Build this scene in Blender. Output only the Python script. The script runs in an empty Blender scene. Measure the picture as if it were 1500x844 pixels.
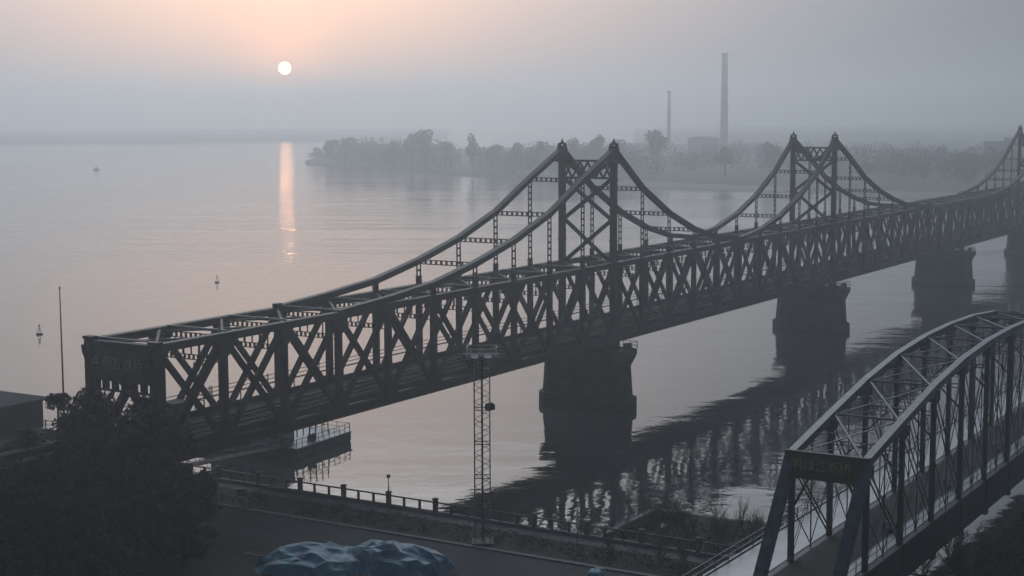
import bpy, math, random
from mathutils import Vector, Matrix
R = math.radians
random.seed(7)
sc = bpy.context.scene
COL = sc.collection

# ------------------------------------------------------------------ camera
YAW, HOR, ROLL, F = 0.5438, 255.5, -0.0034, 2286.5
CAM = Vector((-108.25, -109.34, 43.07))
th = math.atan(HOR / F)
fw = Vector((math.cos(YAW) * math.cos(th), math.sin(YAW) * math.cos(th), -math.sin(th)))
rt = Vector((math.sin(YAW), -math.cos(YAW), 0))
up = rt.cross(fw)
c_, s_ = math.cos(ROLL), math.sin(ROLL)
r2 = rt * c_ + up * s_
u2 = -rt * s_ + up * c_
cd = bpy.data.cameras.new('camera')
cd.sensor_width = 36; cd.lens = F * 36 / 1500; cd.clip_start = 1; cd.clip_end = 12000
cam = bpy.data.objects.new('camera', cd); COL.objects.link(cam)
M = Matrix((r2, u2, -fw)).transposed().to_4x4(); M.translation = CAM
cam.matrix_world = M
sc.camera = cam

# ------------------------------------------------------------------ sky, sun, exposure
SUN_EL, SUN_AZ = R(1.65), R(39.34)          # azimuth counter-clockwise from +X
BOOST = 1.45
sd = Vector((math.cos(SUN_EL) * math.cos(SUN_AZ), math.cos(SUN_EL) * math.sin(SUN_AZ), math.sin(SUN_EL)))
world = bpy.data.worlds.new('World'); sc.world = world; world.use_nodes = True
wt = world.node_tree; wn = wt.nodes; wl = wt.links; wn.clear()
def W(t, **k):
    n = wn.new(t)
    for a, b in k.items(): setattr(n, a, b)
    return n
sky = W('ShaderNodeTexSky', sky_type='NISHITA', sun_disc=False, sun_elevation=SUN_EL,
        sun_rotation=math.pi / 2 - SUN_AZ, air_density=1.5, dust_density=3.0, ozone_density=2.0)
bg1 = W('ShaderNodeBackground'); bg1.inputs[1].default_value = 0.03
wl.new(sky.outputs[0], bg1.inputs[0])
tc = W('ShaderNodeTexCoord')
nrm = W('ShaderNodeVectorMath', operation='NORMALIZE'); wl.new(tc.outputs['Generated'], nrm.inputs[0])
sep = W('ShaderNodeSeparateXYZ'); wl.new(nrm.outputs[0], sep.inputs[0])
ramp = W('ShaderNodeValToRGB'); wl.new(sep.outputs[2], ramp.inputs[0])
e = ramp.color_ramp.elements
e[0].position = 0.0; e[0].color = (0.085, 0.140, 0.200, 1)
e[1].position = 1.0; e[1].color = (0.045, 0.075, 0.115, 1)
x = e.new(0.12); x.color = (0.085, 0.140, 0.200, 1)
x = e.new(0.45); x.color = (0.055, 0.090, 0.135, 1)
dot = W('ShaderNodeVectorMath', operation='DOT_PRODUCT'); wl.new(nrm.outputs[0], dot.inputs[0]); dot.inputs[1].default_value = sd
def mth(op, a, b=None, clamp=False):
    n = W('ShaderNodeMath', operation=op); n.use_clamp = clamp
    for i, v in enumerate((a, b)):
        if v is None: continue
        if isinstance(v, (int, float)): n.inputs[i].default_value = v
        else: wl.new(v, n.inputs[i])
    return n.outputs[0]
dpos = mth('MAXIMUM', dot.outputs['Value'], 0.0)
# broad brightening of the sun's side of the sky: narrow in bearing, strongest some way above the fog bank
hz_ = W('ShaderNodeVectorMath', operation='MULTIPLY'); wl.new(nrm.outputs[0], hz_.inputs[0]); hz_.inputs[1].default_value = (1, 1, 0)
hn = W('ShaderNodeVectorMath', operation='NORMALIZE'); wl.new(hz_.outputs[0], hn.inputs[0])
hd = W('ShaderNodeVectorMath', operation='DOT_PRODUCT'); wl.new(hn.outputs[0], hd.inputs[0]); hd.inputs[1].default_value = (math.cos(SUN_AZ), math.sin(SUN_AZ), 0)
boost = W('ShaderNodeValToRGB'); wl.new(sep.outputs[2], boost.inputs[0]); be = boost.color_ramp.elements
boost.color_ramp.interpolation = 'EASE'
be[0].position = 0.03; be[0].color = (.10, .10, .10, 1); be[1].position = 1.0; be[1].color = (.0, .0, .0, 1)
for p_, v_ in ((0.09, .155), (0.18, .24), (0.36, BOOST), (0.66, BOOST * .7)): x = be.new(p_); x.color = (v_, v_, v_, 1)
g1 = mth('MULTIPLY', mth('POWER', mth('MAXIMUM', hd.outputs['Value'], 0.0), 15.0), mth('MULTIPLY', boost.outputs[0], 5.0))
g2 = mth('POWER', dpos, 170.0)           # the orange bloom
g3 = mth('POWER', dpos, 2600.0)
disc = mth('GREATER_THAN', dot.outputs['Value'], math.cos(R(0.22)))
side = mth('ADD', mth('MULTIPLY', dot.outputs['Value'], 0.34), 0.66)   # away from the sun the sky is dimmer
def tint(v, col):
    n = W('ShaderNodeVectorMath', operation='SCALE'); n.inputs[0].default_value = col
    if isinstance(v, (int, float)): n.inputs['Scale'].default_value = v
    else: wl.new(v, n.inputs['Scale'])
    return n.outputs[0]
def vadd(a, b):
    n = W('ShaderNodeVectorMath', operation='ADD'); wl.new(a, n.inputs[0]); wl.new(b, n.inputs[1]); return n.outputs[0]
base = W('ShaderNodeVectorMath', operation='SCALE'); wl.new(ramp.outputs[0], base.inputs[0]); wl.new(side, base.inputs['Scale'])
tot = vadd(base.outputs[0], tint(g1, (0.57, 0.60, 0.64)))
tot = vadd(tot, tint(g2, (0.55, 0.20, 0.0)))
tot = vadd(tot, tint(g3, (0.9, 0.28, 0.06)))
tot = vadd(tot, tint(mth('POWER', dpos, 45.0), (0.22, 0.085, 0.01)))
up_ = W('ShaderNodeVectorMath', operation='DOT_PRODUCT'); wl.new(nrm.outputs[0], up_.inputs[0])
up_.inputs[1].default_value = (math.cos(R(9)) * math.cos(SUN_AZ), math.cos(R(9)) * math.sin(SUN_AZ), math.sin(R(9)))
tot = vadd(tot, tint(mth('POWER', mth('MAXIMUM', up_.outputs['Value'], 0.0), 36.0), (0.50, 0.23, 0.03)))   # peach light over the sun
tot = vadd(tot, tint(disc, (40.0, 24.0, 11.0)))
bg2 = W('ShaderNodeBackground'); wl.new(tot, bg2.inputs[0]); bg2.inputs[1].default_value = 1.0
add = W('ShaderNodeAddShader'); wl.new(bg1.outputs[0], add.inputs[0]); wl.new(bg2.outputs[0], add.inputs[1])
wo = W('ShaderNodeOutputWorld'); wl.new(add.outputs[0], wo.inputs[0])

sl = bpy.data.lights.new('sun', 'SUN'); sl.energy = 0.022; sl.angle = R(0.5); sl.color = (1.0, 0.42, 0.17)
so = bpy.data.objects.new('sun', sl); COL.objects.link(so)
so.rotation_euler = sd.to_track_quat('Z', 'Y').to_euler(); so.location = (0, 0, 200)

sc.view_settings.view_transform = 'Standard'; sc.view_settings.look = 'None'
sc.view_settings.exposure = -0.12; sc.view_settings.gamma = 1.0; sc.view_settings.use_curve_mapping = False
sc.cycles.volume_bounces = 4; sc.cycles.max_bounces = 6; sc.cycles.diffuse_bounces = 2
sc.cycles.glossy_bounces = 3; sc.cycles.transmission_bounces = 2; sc.cycles.caustics_reflective = False
sc.cycles.caustics_refractive = False; sc.cycles.sample_clamp_indirect = 3.0

HAZE_DENSITY = 0.00078
HAZE_COLOR = (0.90, 0.965, 1.0)

# ------------------------------------------------------------------ materials
def mat(name, col, rough=0.7, metal=0.0, var=0.25, scale=1.2, col2=None, spec=0.5, bump=0.0, bscale=None):
    m = bpy.data.materials.new(name); m.use_nodes = True
    nt = m.node_tree; b = nt.nodes['Principled BSDF']
    b.inputs['Roughness'].default_value = rough; b.inputs['Metallic'].default_value = metal
    b.inputs['Specular IOR Level'].default_value = spec
    t = nt.nodes.new('ShaderNodeTexCoord'); n = nt.nodes.new('ShaderNodeTexNoise')
    n.inputs['Scale'].default_value = scale; n.inputs['Detail'].default_value = 6; n.inputs['Roughness'].default_value = 0.65
    geo = nt.nodes.new('ShaderNodeNewGeometry'); nt.links.new(geo.outputs['Position'], n.inputs['Vector'])
    r = nt.nodes.new('ShaderNodeValToRGB'); nt.links.new(n.outputs['Fac'], r.inputs[0])
    c2 = col2 or tuple(c * (1 - var) for c in col)
    r.color_ramp.elements[0].position = 0.35; r.color_ramp.elements[0].color = (*c2, 1)
    r.color_ramp.elements[1].position = 0.65; r.color_ramp.elements[1].color = (*[c * (1 + var * .4) for c in col], 1)
    nt.links.new(r.outputs[0], b.inputs['Base Color'])
    if bump:
        n2 = nt.nodes.new('ShaderNodeTexNoise'); n2.inputs['Scale'].default_value = bscale or scale * 4; n2.inputs['Detail'].default_value = 5
        nt.links.new(t.outputs['Object'], n2.inputs['Vector'])
        bp = nt.nodes.new('ShaderNodeBump'); bp.inputs['Distance'].default_value = bump
        nt.links.new(n2.outputs['Fac'], bp.inputs['Height']); nt.links.new(bp.outputs[0], b.inputs['Normal'])
    return m
m_steel = mat('dark_painted_steel', (0.030, 0.042, 0.056), 0.65, 0.0, 0.35, 0.8, (0.034, 0.028, 0.026), spec=.3)
m_steel_pale = mat('pale_steel_rod', (0.30, 0.33, 0.35), 0.5, 0.0, 0.3, 1.5)
m_blue = mat('blue_grey_painted_steel', (0.085, 0.140, 0.190), 0.42, 0.0, 0.3, 0.9, (0.055, 0.066, 0.075))
m_blue_dark = mat('dark_riveted_steel', (0.055, 0.070, 0.085), 0.6, 0.0, 0.3, 0.8, (0.05, 0.04, 0.035))
m_deck = mat('dark_deck', (0.035, 0.035, 0.037), 0.95, 0, 0.35, 0.6, bump=.02)
m_rail = mat('rail_steel', (0.055, 0.045, 0.04), 0.7, 0.1, 0.2)
m_stone = mat('pier_masonry', (0.06, 0.066, 0.072), 0.92, 0, 0.35, 0.5, (0.042, 0.042, 0.042), bump=.05, bscale=1.5)
nt = m_stone.node_tree; b = nt.nodes['Principled BSDF']; lk = b.inputs['Base Color'].links[0].from_socket
geo = nt.nodes.new('ShaderNodeNewGeometry'); sx_ = nt.nodes.new('ShaderNodeSeparateXYZ'); nt.links.new(geo.outputs['Position'], sx_.inputs[0])
def SM(op, a, c):
    n = nt.nodes.new('ShaderNodeMath'); n.operation = op
    for i, v in enumerate((a, c)):
        if isinstance(v, (int, float)): n.inputs[i].default_value = v
        else: nt.links.new(v, n.inputs[i])
    return n.outputs[0]
course = SM('LESS_THAN', SM('FRACT', SM('MULTIPLY', sx_.outputs[2], 1.45), 0), 0.07)      # mortar lines of the stone courses
tide = SM('LESS_THAN', SM('ADD', sx_.outputs[2], SM('MULTIPLY', SM('SINE', SM('MULTIPLY', sx_.outputs[1], 1.7), 0), .12)), 0.75)
dk = SM('SUBTRACT', 1.0, SM('MAXIMUM', SM('MULTIPLY', course, .7), SM('MULTIPLY', tide, .5)))
vs = nt.nodes.new('ShaderNodeVectorMath'); vs.operation = 'SCALE'; nt.links.new(lk, vs.inputs[0]); nt.links.new(dk, vs.inputs['Scale']); nt.links.new(vs.outputs[0], b.inputs['Base Color'])
m_walk = mat('pale_walkway_paving', (0.30, 0.36, 0.40), 0.32, 0, 0.25, 0.35, (0.20, 0.25, 0.28))
m_sign = mat('dark_red_signboard', (0.10, 0.050, 0.030), 0.6, 0, 0.3, 1)
m_sign2 = mat('green_grey_signboard', (0.065, 0.068, 0.058), 0.7, 0, 0.3, 1.4)
m_gold = mat('faded_gold_lettering', (0.62, 0.50, 0.28), 0.6, 0.0, 0.25, 3)
m_gold2 = mat('weathered_gold_lettering', (0.50, 0.46, 0.30), 0.7, 0.0, 0.35, 3)
m_conc = mat('concrete', (0.22, 0.215, 0.22), 0.85, 0, 0.3, 0.9, bump=.02)
m_conc_d = mat('stained_concrete', (0.13, 0.13, 0.135), 0.9, 0, 0.35, 0.6, bump=.03)
m_road = mat('asphalt', (0.030, 0.040, 0.048), 0.9, 0, 0.3, 0.25, (0.020, 0.025, 0.030), bump=.01, bscale=9)
m_earth = mat('brown_earth', (0.036, 0.027, 0.022), 0.95, 0, 0.4, 0.35, (0.018, 0.016, 0.015), bump=.15, bscale=1.1)
m_grass = mat('winter_grass', (0.032, 0.030, 0.022), 0.95, 0, 0.4, 0.8, (0.018, 0.019, 0.014), bump=.1, bscale=6)
m_line = mat('pale_kerb_stone', (0.16, 0.16, 0.17), 0.8, 0, 0.3, 2)
m_leaf = mat('dark_evergreen_leaves', (0.026, 0.036, 0.024), 0.9, 0, 0.45, 0.5, (0.010, 0.015, 0.010), spec=.2)
m_leaf2 = mat('brown_winter_leaves', (0.040, 0.034, 0.026), 0.9, 0, 0.4, 0.5, (0.018, 0.016, 0.013), spec=.2)
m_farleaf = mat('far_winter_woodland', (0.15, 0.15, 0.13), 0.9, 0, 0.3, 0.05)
m_bark = mat('bark', (0.075, 0.065, 0.055), 0.9, 0, 0.3, 4)
m_twig = mat('bare_twigs', (0.17, 0.155, 0.13), 0.9, 0, 0.35, 2)
m_tarp = mat('blue_tarpaulin', (0.035, 0.24, 0.38), 0.5, 0, 0.35, 0.7, (0.010, 0.085, 0.16), bump=.05, bscale=2.2)
m_hull = mat('blue_painted_hull', (0.035, 0.085, 0.130), 0.5, 0, 0.3, 0.6)
m_cabin = mat('pale_blue_cabin_panel', (0.16, 0.25, 0.30), 0.5, 0, 0.2, 0.8)
m_white = mat('white_paint', (0.62, 0.66, 0.68), 0.5, 0, 0.15, 2)
m_glass = mat('dark_window_glass', (0.03, 0.04, 0.05), 0.08, 0, 0.1, 1, spec=0.8)
m_wall = mat('grey_rendered_wall', (0.045, 0.048, 0.055), 0.9, 0, 0.3, 0.5)
m_roof = mat('slate_blue_roof', (0.035, 0.048, 0.062), 0.85, 0, 0.25, 0.6)
m_brick = mat('chimney_brick', (0.20, 0.16, 0.14), 0.9, 0, 0.2, 0.2)
m_bank = mat('far_bank_soil', (0.090, 0.090, 0.075), 0.95, 0, 0.45, 0.006, (0.055, 0.062, 0.055))
m_sand = mat('pale_sand', (0.30, 0.28, 0.26), 0.95, 0, 0.3, 0.02)
m_red = mat('buoy_paint', (0.16, 0.035, 0.03), 0.5, 0, 0.2, 2)
m_black = mat('black_rubber', (0.02, 0.02, 0.022), 0.7, 0, 0.1, 2)

# water
m_water = bpy.data.materials.new('river_water'); m_water.use_nodes = True
nt = m_water.node_tree; b = nt.nodes['Principled BSDF']
b.inputs['Base Color'].default_value = (0.035, 0.042, 0.045, 1); b.inputs['Roughness'].default_value = 0.035
b.inputs['IOR'].default_value = 1.333
t = nt.nodes.new('ShaderNodeTexCoord')
def wnoise(scale, sx, sy, det, rot=0.0):
    mp = nt.nodes.new('ShaderNodeMapping'); mp.inputs['Scale'].default_value = (sx, sy, 1); mp.inputs['Rotation'].default_value = (0, 0, rot)
    n = nt.nodes.new('ShaderNodeTexNoise'); n.inputs['Scale'].default_value = scale; n.inputs['Detail'].default_value = det
    nt.links.new(t.outputs['Object'], mp.inputs[0]); nt.links.new(mp.outputs[0], n.inputs['Vector'])
    return n.outputs['Fac']
def M2(op, a, b_):
    n = nt.nodes.new('ShaderNodeMath'); n.operation = op
    for i, v in enumerate((a, b_)):
        if isinstance(v, (int, float)): n.inputs[i].default_value = v
        else: nt.links.new(v, n.inputs[i])
    return n.outputs[0]
w1 = wnoise(0.9, 1, 1, 3)
w2 = wnoise(0.16, 1, 1, 2, 0.4)
patch = nt.nodes.new('ShaderNodeMapRange'); patch.inputs[1].default_value = 0.44; patch.inputs[2].default_value = 0.60
patch.inputs[3].default_value = 0.25; patch.inputs[4].default_value = 1.5
def dotn(v):
    n = nt.nodes.new('ShaderNodeVectorMath'); n.operation = 'DOT_PRODUCT'; nt.links.new(t.outputs['Object'], n.inputs[0]); n.inputs[1].default_value = v; return n.outputs['Value']
cmb = nt.nodes.new('ShaderNodeCombineXYZ')
nt.links.new(dotn((math.cos(YAW) * .026, math.sin(YAW) * .026, 0)), cmb.inputs[0]); nt.links.new(dotn((-math.sin(YAW) * .0035, math.cos(YAW) * .0035, 0)), cmb.inputs[1])
bn = nt.nodes.new('ShaderNodeTexNoise'); bn.inputs['Scale'].default_value = 1.0; bn.inputs['Detail'].default_value = 5; bn.inputs['Roughness'].default_value = .6
nt.links.new(cmb.outputs[0], bn.inputs['Vector']); nt.links.new(bn.outputs['Fac'], patch.inputs[0])
hgt = M2('ADD', M2('MULTIPLY', w1, 0.045), M2('MULTIPLY', w2, 0.16))
hgt = M2('MULTIPLY', hgt, patch.outputs[0])
breeze = nt.nodes.new('ShaderNodeMapRange'); breeze.interpolation_type = 'SMOOTHSTEP'      # calm by the near bank, a breeze in mid-river
breeze.inputs[1].default_value = 60; breeze.inputs[2].default_value = 420; breeze.inputs[3].default_value = 0.32; breeze.inputs[4].default_value = 1.45
nt.links.new(dotn((1, 0, 0)), breeze.inputs[0])
hgt = M2('MULTIPLY', hgt, breeze.outputs[0])
nt.links.new(M2('MULTIPLY', breeze.outputs[0], 0.05), b.inputs['Roughness'])
bp = nt.nodes.new('ShaderNodeBump'); bp.inputs['Distance'].default_value = 1.0; bp.inputs['Strength'].default_value = 0.8
nt.links.new(hgt, bp.inputs['Height']); nt.links.new(bp.outputs[0], b.inputs['Normal'])

# ------------------------------------------------------------------ helpers
def tag(o, label=None, cat=None, group=None, kind=None):
    if label: o['label'] = label
    if cat: o['category'] = cat
    if group: o['group'] = group
    if kind: o['kind'] = kind
    return o
def empty(name, loc=(0, 0, 0), rz=0.0, **k):
    o = bpy.data.objects.new(name, None); COL.objects.link(o); o.location = loc; o.rotation_euler = (0, 0, rz)
    o.empty_display_size = 0.5
    return tag(o, **k)
def link(name, me, parent=None, loc=(0, 0, 0), **k):
    o = bpy.data.objects.new(name, me); COL.objects.link(o); o.location = loc
    if parent is not None: o.parent = parent
    return tag(o, **k)
KIDS = {}
def copy_tree(o, parent=None):
    c = o.copy(); COL.objects.link(c); c.parent = parent
    for ch in [x for x in o.children]:
        copy_tree(ch, c)
    return c

class MB:
    def __init__(s): s.v = []; s.f = []
    def quad(s, a, b, c, d):
        i = len(s.v); s.v += [tuple(a), tuple(b), tuple(c), tuple(d)]; s.f.append((i, i + 1, i + 2, i + 3))
    def box(s, x0, x1, y0, y1, z0, z1):
        i = len(s.v)
        s.v += [(x0, y0, z0), (x1, y0, z0), (x1, y1, z0), (x0, y1, z0), (x0, y0, z1), (x1, y0, z1), (x1, y1, z1), (x0, y1, z1)]
        s.f += [(i + a, i + b_, i + c, i + d) for a, b_, c, d in ((0, 3, 2, 1), (4, 5, 6, 7), (0, 1, 5, 4), (1, 2, 6, 5), (2, 3, 7, 6), (3, 0, 4, 7))]
        return s
    def beam(s, p, q, w, h, upv=(0, 0, 1)):
        p, q = Vector(p), Vector(q); d = (q - p).normalized(); u = Vector(upv)
        sd_ = d.cross(u)
        if sd_.length < 1e-3: sd_ = d.cross(Vector((1, 0, 0)))
        sd_.normalize(); u = sd_.cross(d).normalized()
        a = sd_ * w / 2; c = u * h / 2; i = len(s.v)
        for P in (p, q):
            for v in (-a - c, a - c, a + c, -a + c): s.v.append(tuple(P + v))
        s.f += [(i, i + 3, i + 2, i + 1), (i + 4, i + 5, i + 6, i + 7)] + [(i + k, i + (k + 1) % 4, i + 4 + (k + 1) % 4, i + 4 + k) for k in range(4)]
        return s
    def tube(s, pts, rad, n=8, cap=True):
        pts = [Vector(p) for p in pts]
        if isinstance(rad, (int, float)): rad = [rad] * len(pts)
        st = len(s.v)
        for k, P in enumerate(pts):
            d = (pts[min(k + 1, len(pts) - 1)] - pts[max(k - 1, 0)]).normalized()
            a = d.cross(Vector((0, 0, 1)))
            if a.length < 1e-3: a = Vector((1, 0, 0))
            a.normalize(); c = d.cross(a).normalized()
            for j in range(n):
                t_ = 2 * math.pi * j / n
                s.v.append(tuple(P + (a * math.cos(t_) + c * math.sin(t_)) * rad[k]))
        for k in range(len(pts) - 1):
            for j in range(n):
                s.f.append((st + k * n + j, st + k * n + (j + 1) % n, st + (k + 1) * n + (j + 1) % n, st + (k + 1) * n + j))
        if cap:
            s.f.append(tuple(st + j for j in range(n))[::-1]); s.f.append(tuple(st + (len(pts) - 1) * n + j for j in range(n)))
        return s
    def lathe(s, prof, n=16, at=(0, 0, 0)):
        return s.tube([(at[0], at[1], at[2] + z) for z, r_ in prof], [r_ for z, r_ in prof], n)
    def loft(s, loops, cap=True):
        st = len(s.v); n = len(loops[0])
        for L_ in loops: s.v += [tuple(p) for p in L_]
        for k in range(len(loops) - 1):
            for j in range(n):
                s.f.append((st + k * n + j, st + k * n + (j + 1) % n, st + (k + 1) * n + (j + 1) % n, st + (k + 1) * n + j))
        if cap:
            s.f.append(tuple(st + j for j in range(n))[::-1]); s.f.append(tuple(st + (len(loops) - 1) * n + j for j in range(n)))
        return s
    def ladder(s, p, q, side, w, leg, bat, step):
        """two thin legs joined by batten plates, with square holes between"""
        p, q, sv = Vector(p), Vector(q), Vector(side).normalized() * (w / 2)
        nrm_ = (q - p).normalized().cross(sv.normalized())
        for g in (-1, 1): s.beam(p + sv * g, q + sv * g, leg * 1.1, leg, sv)
        n = max(2, int((q - p).length / step))
        for k in range(n + 1):
            c = p.lerp(q, k / n); t_ = (q - p).normalized() * bat / 2
            s.beam(c - sv, c + sv, bat, leg * 1.6, nrm_)
        return s
    def mesh(s, name, m, smooth=False):
        me = bpy.data.meshes.new(name); me.from_pydata(s.v, [], s.f); me.materials.append(m); me.update()
        if smooth: me.polygons.foreach_set('use_smooth', [True] * len(me.polygons))
        return me
    def put(s, name, m, parent=None, loc=(0, 0, 0), smooth=False, **k):
        return link(name, s.mesh(name, m, smooth), parent, loc, **k)

def text_mesh(body, size, m, depth=0.05):
    cu = bpy.data.curves.new('lettering', 'FONT'); cu.body = body; cu.size = size; cu.extrude = depth
    cu.align_x = 'CENTER'; cu.align_y = 'CENTER'
    o = bpy.data.objects.new('tmp', cu); COL.objects.link(o)
    dg = bpy.context.evaluated_depsgraph_get(); me = bpy.data.meshes.new_from_object(o.evaluated_get(dg))
    bpy.data.objects.remove(o); me.materials.clear(); me.materials.append(m)
    return me

# ================================================================== THE SETTING
# river
w = MB(); w.quad((-440, -1400, 0), (2900, -1400, 0), (2900, 3000, 0), (-440, 3000, 0))
w.put('river_water', m_water, kind='structure')
# river bed far below is not seen; near bank ground -------------------------------------------------
def sm(t_): t_ = max(0, min(1, t_)); return t_ * t_ * (3 - 2 * t_)
SHORE = [(-1400, 60), (-300, 27), (-120, 27), (-90, 27), (-72, 28), (-66, 31), (-60, 41), (-50, 44), (-42, 42), (-38.4, 39), (-38.0, 19.3), (1400, 19.3)]
def shore_x(y):
    for (a, xa), (b_, xb) in zip(SHORE, SHORE[1:]):
        if a <= y <= b_: return xa + (xb - xa) * (y - a) / (b_ - a)
    return 19.3
def land_z(x_, y_):
    z = 3 + 3.1 * sm((y_ - 12.5) / 3.0)
    if x_ > 19.2: z = 0.9 if x_ < shore_x(y_) - 3 else 0.9 - 1.6 * sm((x_ - shore_x(y_) + 3) / 4.0)
    return z
xs = [-440, -300, -200, -120, -80, -60, -45] + [-40 + 2 * i for i in range(29)] + [18.2, 19.1]
ys = [-1390, -800, -400, -200, -120] + [-100 + 2.5 * i for i in range(45)] + [12.5, 13.2, 14, 14.8, 15.5, 17, 20, 25, 30, 40, 60, 100, 200, 400, 800, 1390]
g = MB()
def grid(g, xs, ys, fz):
    st = len(g.v)
    for x_ in xs:
        for y_ in ys: g.v.append((x_, y_, fz(x_, y_)))
    n = len(ys)
    for i in range(len(xs) - 1):
        for j in range(n - 1):
            a = st + i * n + j; g.f.append((a, a + n, a + n + 1, a + 1))
grid(g, xs, ys, lambda x_, y_: land_z(x_, y_) + (0.12 * math.sin(x_ * .7) * math.cos(y_ * .9) if x_ < 0 else 0))
g.put('ground', m_earth, kind='structure')
g = MB()
ys2 = [-1390, -700, -300, -150] + [-120 + 3 * i for i in range(27)] + [-38.1]
st = len(g.v)
cols = 14
for y_ in ys2:
    X1 = shore_x(y_) + 2
    for i in range(cols):
        x_ = 19.2 + (X1 - 19.2) * i / (cols - 1)
        g.v.append((x_, y_, land_z(x_ + .05, y_) + random.uniform(-.12, .12) * (0 if i in (0, cols - 1) else 1)))
for j in range(len(ys2) - 1):
    for i in range(cols - 1):
        a = j * cols + i; g.f.append((a, a + 1, a + cols + 1, a + cols))
g.put('lower_river_terrace', m_grass, kind='structure')
# embankment wall down to the water, and the kerbed edge of the lower terrace
g = MB(); g.box(18.95, 19.5, -1390, 1390, -0.9, 2.94); 
for i in range(60): g.box(19.5, 19.75, -60 + i * 4.6, -59.4 + i * 4.6, -0.9, 2.6)
g.put('embankment_wall', m_conc_d, label='stained concrete embankment wall dropping from the promenade to the river', cat='wall')
g = MB(); g.box(19.8, 40, -38.3, -37.7, -0.9, 1.15); g.box(40, 40.6, -60, -37.7, -0.9, 0.75)
g.put('quay_kerb', m_conc, label='pale kerb wall edging the low scrubby river terrace', cat='wall')
# promenade paving, planting strip, kerb and road (sheets 4 mm apart)
g = MB(); g.box(16.6, 18.94, -300, 12.2, 2.9, 3.13); g.put('promenade_path', m_conc_d, kind='structure')
g = MB(); g.box(11.2, 16.59, -300, 12.2, 2.9, 3.08); g.put('planting_strip', m_grass, kind='structure')
g = MB(); g.box(10.7, 11.19, -300, 12.2, 2.9, 3.16); g.put('kerb', m_line, kind='structure')
g = MB(); g.quad((-1.2, -300, 3.02), (10.69, -300, 3.02), (10.69, 9, 3.02), (3.5, 9, 3.02)); 
g.put('road', m_road, kind='structure')
g = MB(); g.box(-1.6, -1.21, -300, -16, 2.9, 3.12); g.put('road_kerb', m_conc_d, kind='structure')

# far bank: ground, sand lip, distant ridges
FAR = [(2450, 1240), (1700, 1250), (1330, 1200), (1120, 1320), (960, 1560), (830, 1500), (775, 1240), (757, 975), (700, 930), (642, 893), (560, 852), (482, 806), (413, 765), (354, 750), (275, 719), (228, 707), (184, 696), (124, 681), (0, 676), (-200, 690), (-600, 720), (-1390, 760)]
# the river bends behind the spit: land east of this line
SPIT = [(757, 972), (740, 955), (700, 930), (642, 893), (560, 852), (482, 806), (413, 765), (354, 750), (275, 719), (228, 707), (184, 696), (124, 681), (0, 676), (-200, 690), (-600, 720), (-1390, 760)]
g = MB(); n = len(SPIT)
offs = [(0, -0.6), (5, 0.5), (12, 1.8), (40, 2.4), (120, 3), (300, 3.5), (700, 5), (1150, 6)]
for y_, x_ in SPIT:
    for k, (o_, z_) in enumerate(offs):
        t_ = 1 if y_ < 560 else max(0.0, (775 - y_) / 215)
        # the spit narrows to its tip
        xx = x_ + o_ * (0.10 + 0.90 * t_); yy = y_ + (0 if k < 3 else (o_ * 0.10) * (1 - t_))
        g.v.append((min(xx + (random.uniform(-3, 3) if k < 2 else 0), 2600), yy, z_))
m_ = len(offs)
for j in range(n - 1):
    for k in range(m_ - 1):
        a = j * m_ + k; g.f.append((a, a + 1, a + m_ + 1, a + m_)[::-1])
g.put('far_bank_ground', m_bank, kind='structure')
# sand lips by the water in a few places
g = MB()
for (ya, yb) in ((205, 330), (90, 150), (-120, -20)):
    k = 14
    def sx(y_):
        for (b1, xb1), (a1, xa1) in zip(SPIT, SPIT[1:]):
            if a1 <= y_ <= b1: return xa1 + (xb1 - xa1) * (y_ - a1) / (b1 - a1)
        return 700
    for i in range(k):
        y0 = ya + (yb - ya) * i / k; y1 = ya + (yb - ya) * (i + 1) / k
        w0 = 18 * math.sin(math.pi * i / k) + 1; w1_ = 18 * math.sin(math.pi * (i + 1) / k) + 1
        g.quad((sx(y0) - w0, y0, .12), (sx(y0) + 14, y0, 2.0), (sx(y1) + 14, y1, 2.0), (sx(y1) - w1_, y1, .12))
g.put('sand_bank', m_sand, kind='structure')
def ridge(name, pts, depth, seed, hs):
    rnd = random.Random(seed); g = MB(); N = 90
    for i in range(N):
        t_ = i / (N - 1) * (len(pts) - 1); k = min(int(t_), len(pts) - 2); f = t_ - k
        p = Vector(pts[k]).lerp(Vector(pts[k + 1]), f)
        h = p.z * (0.8 + 0.25 * math.sin(t_ * 2.1 + seed) + 0.12 * math.sin(t_ * 6.7 + seed * 2)) + rnd.uniform(-.6, .6)
        d = Vector((p.x - CAM.x, p.y - CAM.y, 0)).normalized()
        for q, hh in ((0, -1), (.2, .3 * h), (.45, .85 * h), (.6, h), (.9, .9 * h), (1 + 1500 / depth, .9 * h)):
            g.v.append(tuple(Vector((p.x, p.y, 0)) + d * depth * q + Vector((0, 0, max(hh, -1)))))
    for i in range(N - 1):
        for k in range(5):
            a = i * 6 + k; g.f.append((a, a + 6, a + 7, a + 1))
    g.put(name, m_bank, kind='structure', smooth=True)
ridge('far_hills', [(1350, 2200, 6), (1450, 1800, 6), (1600, 1550, 5), (1800, 1420, 5), (2100, 1350, 5)], 260, 3, 1)
ridge('distant_hills', [(1900, 900, 8), (2000, 700, 10), (2050, 500, 11), (2000, 300, 12), (1950, 100, 13), (1900, -100, 14), (1800, -300, 14), (1700, -700, 14)], 400, 5, 1)

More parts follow.
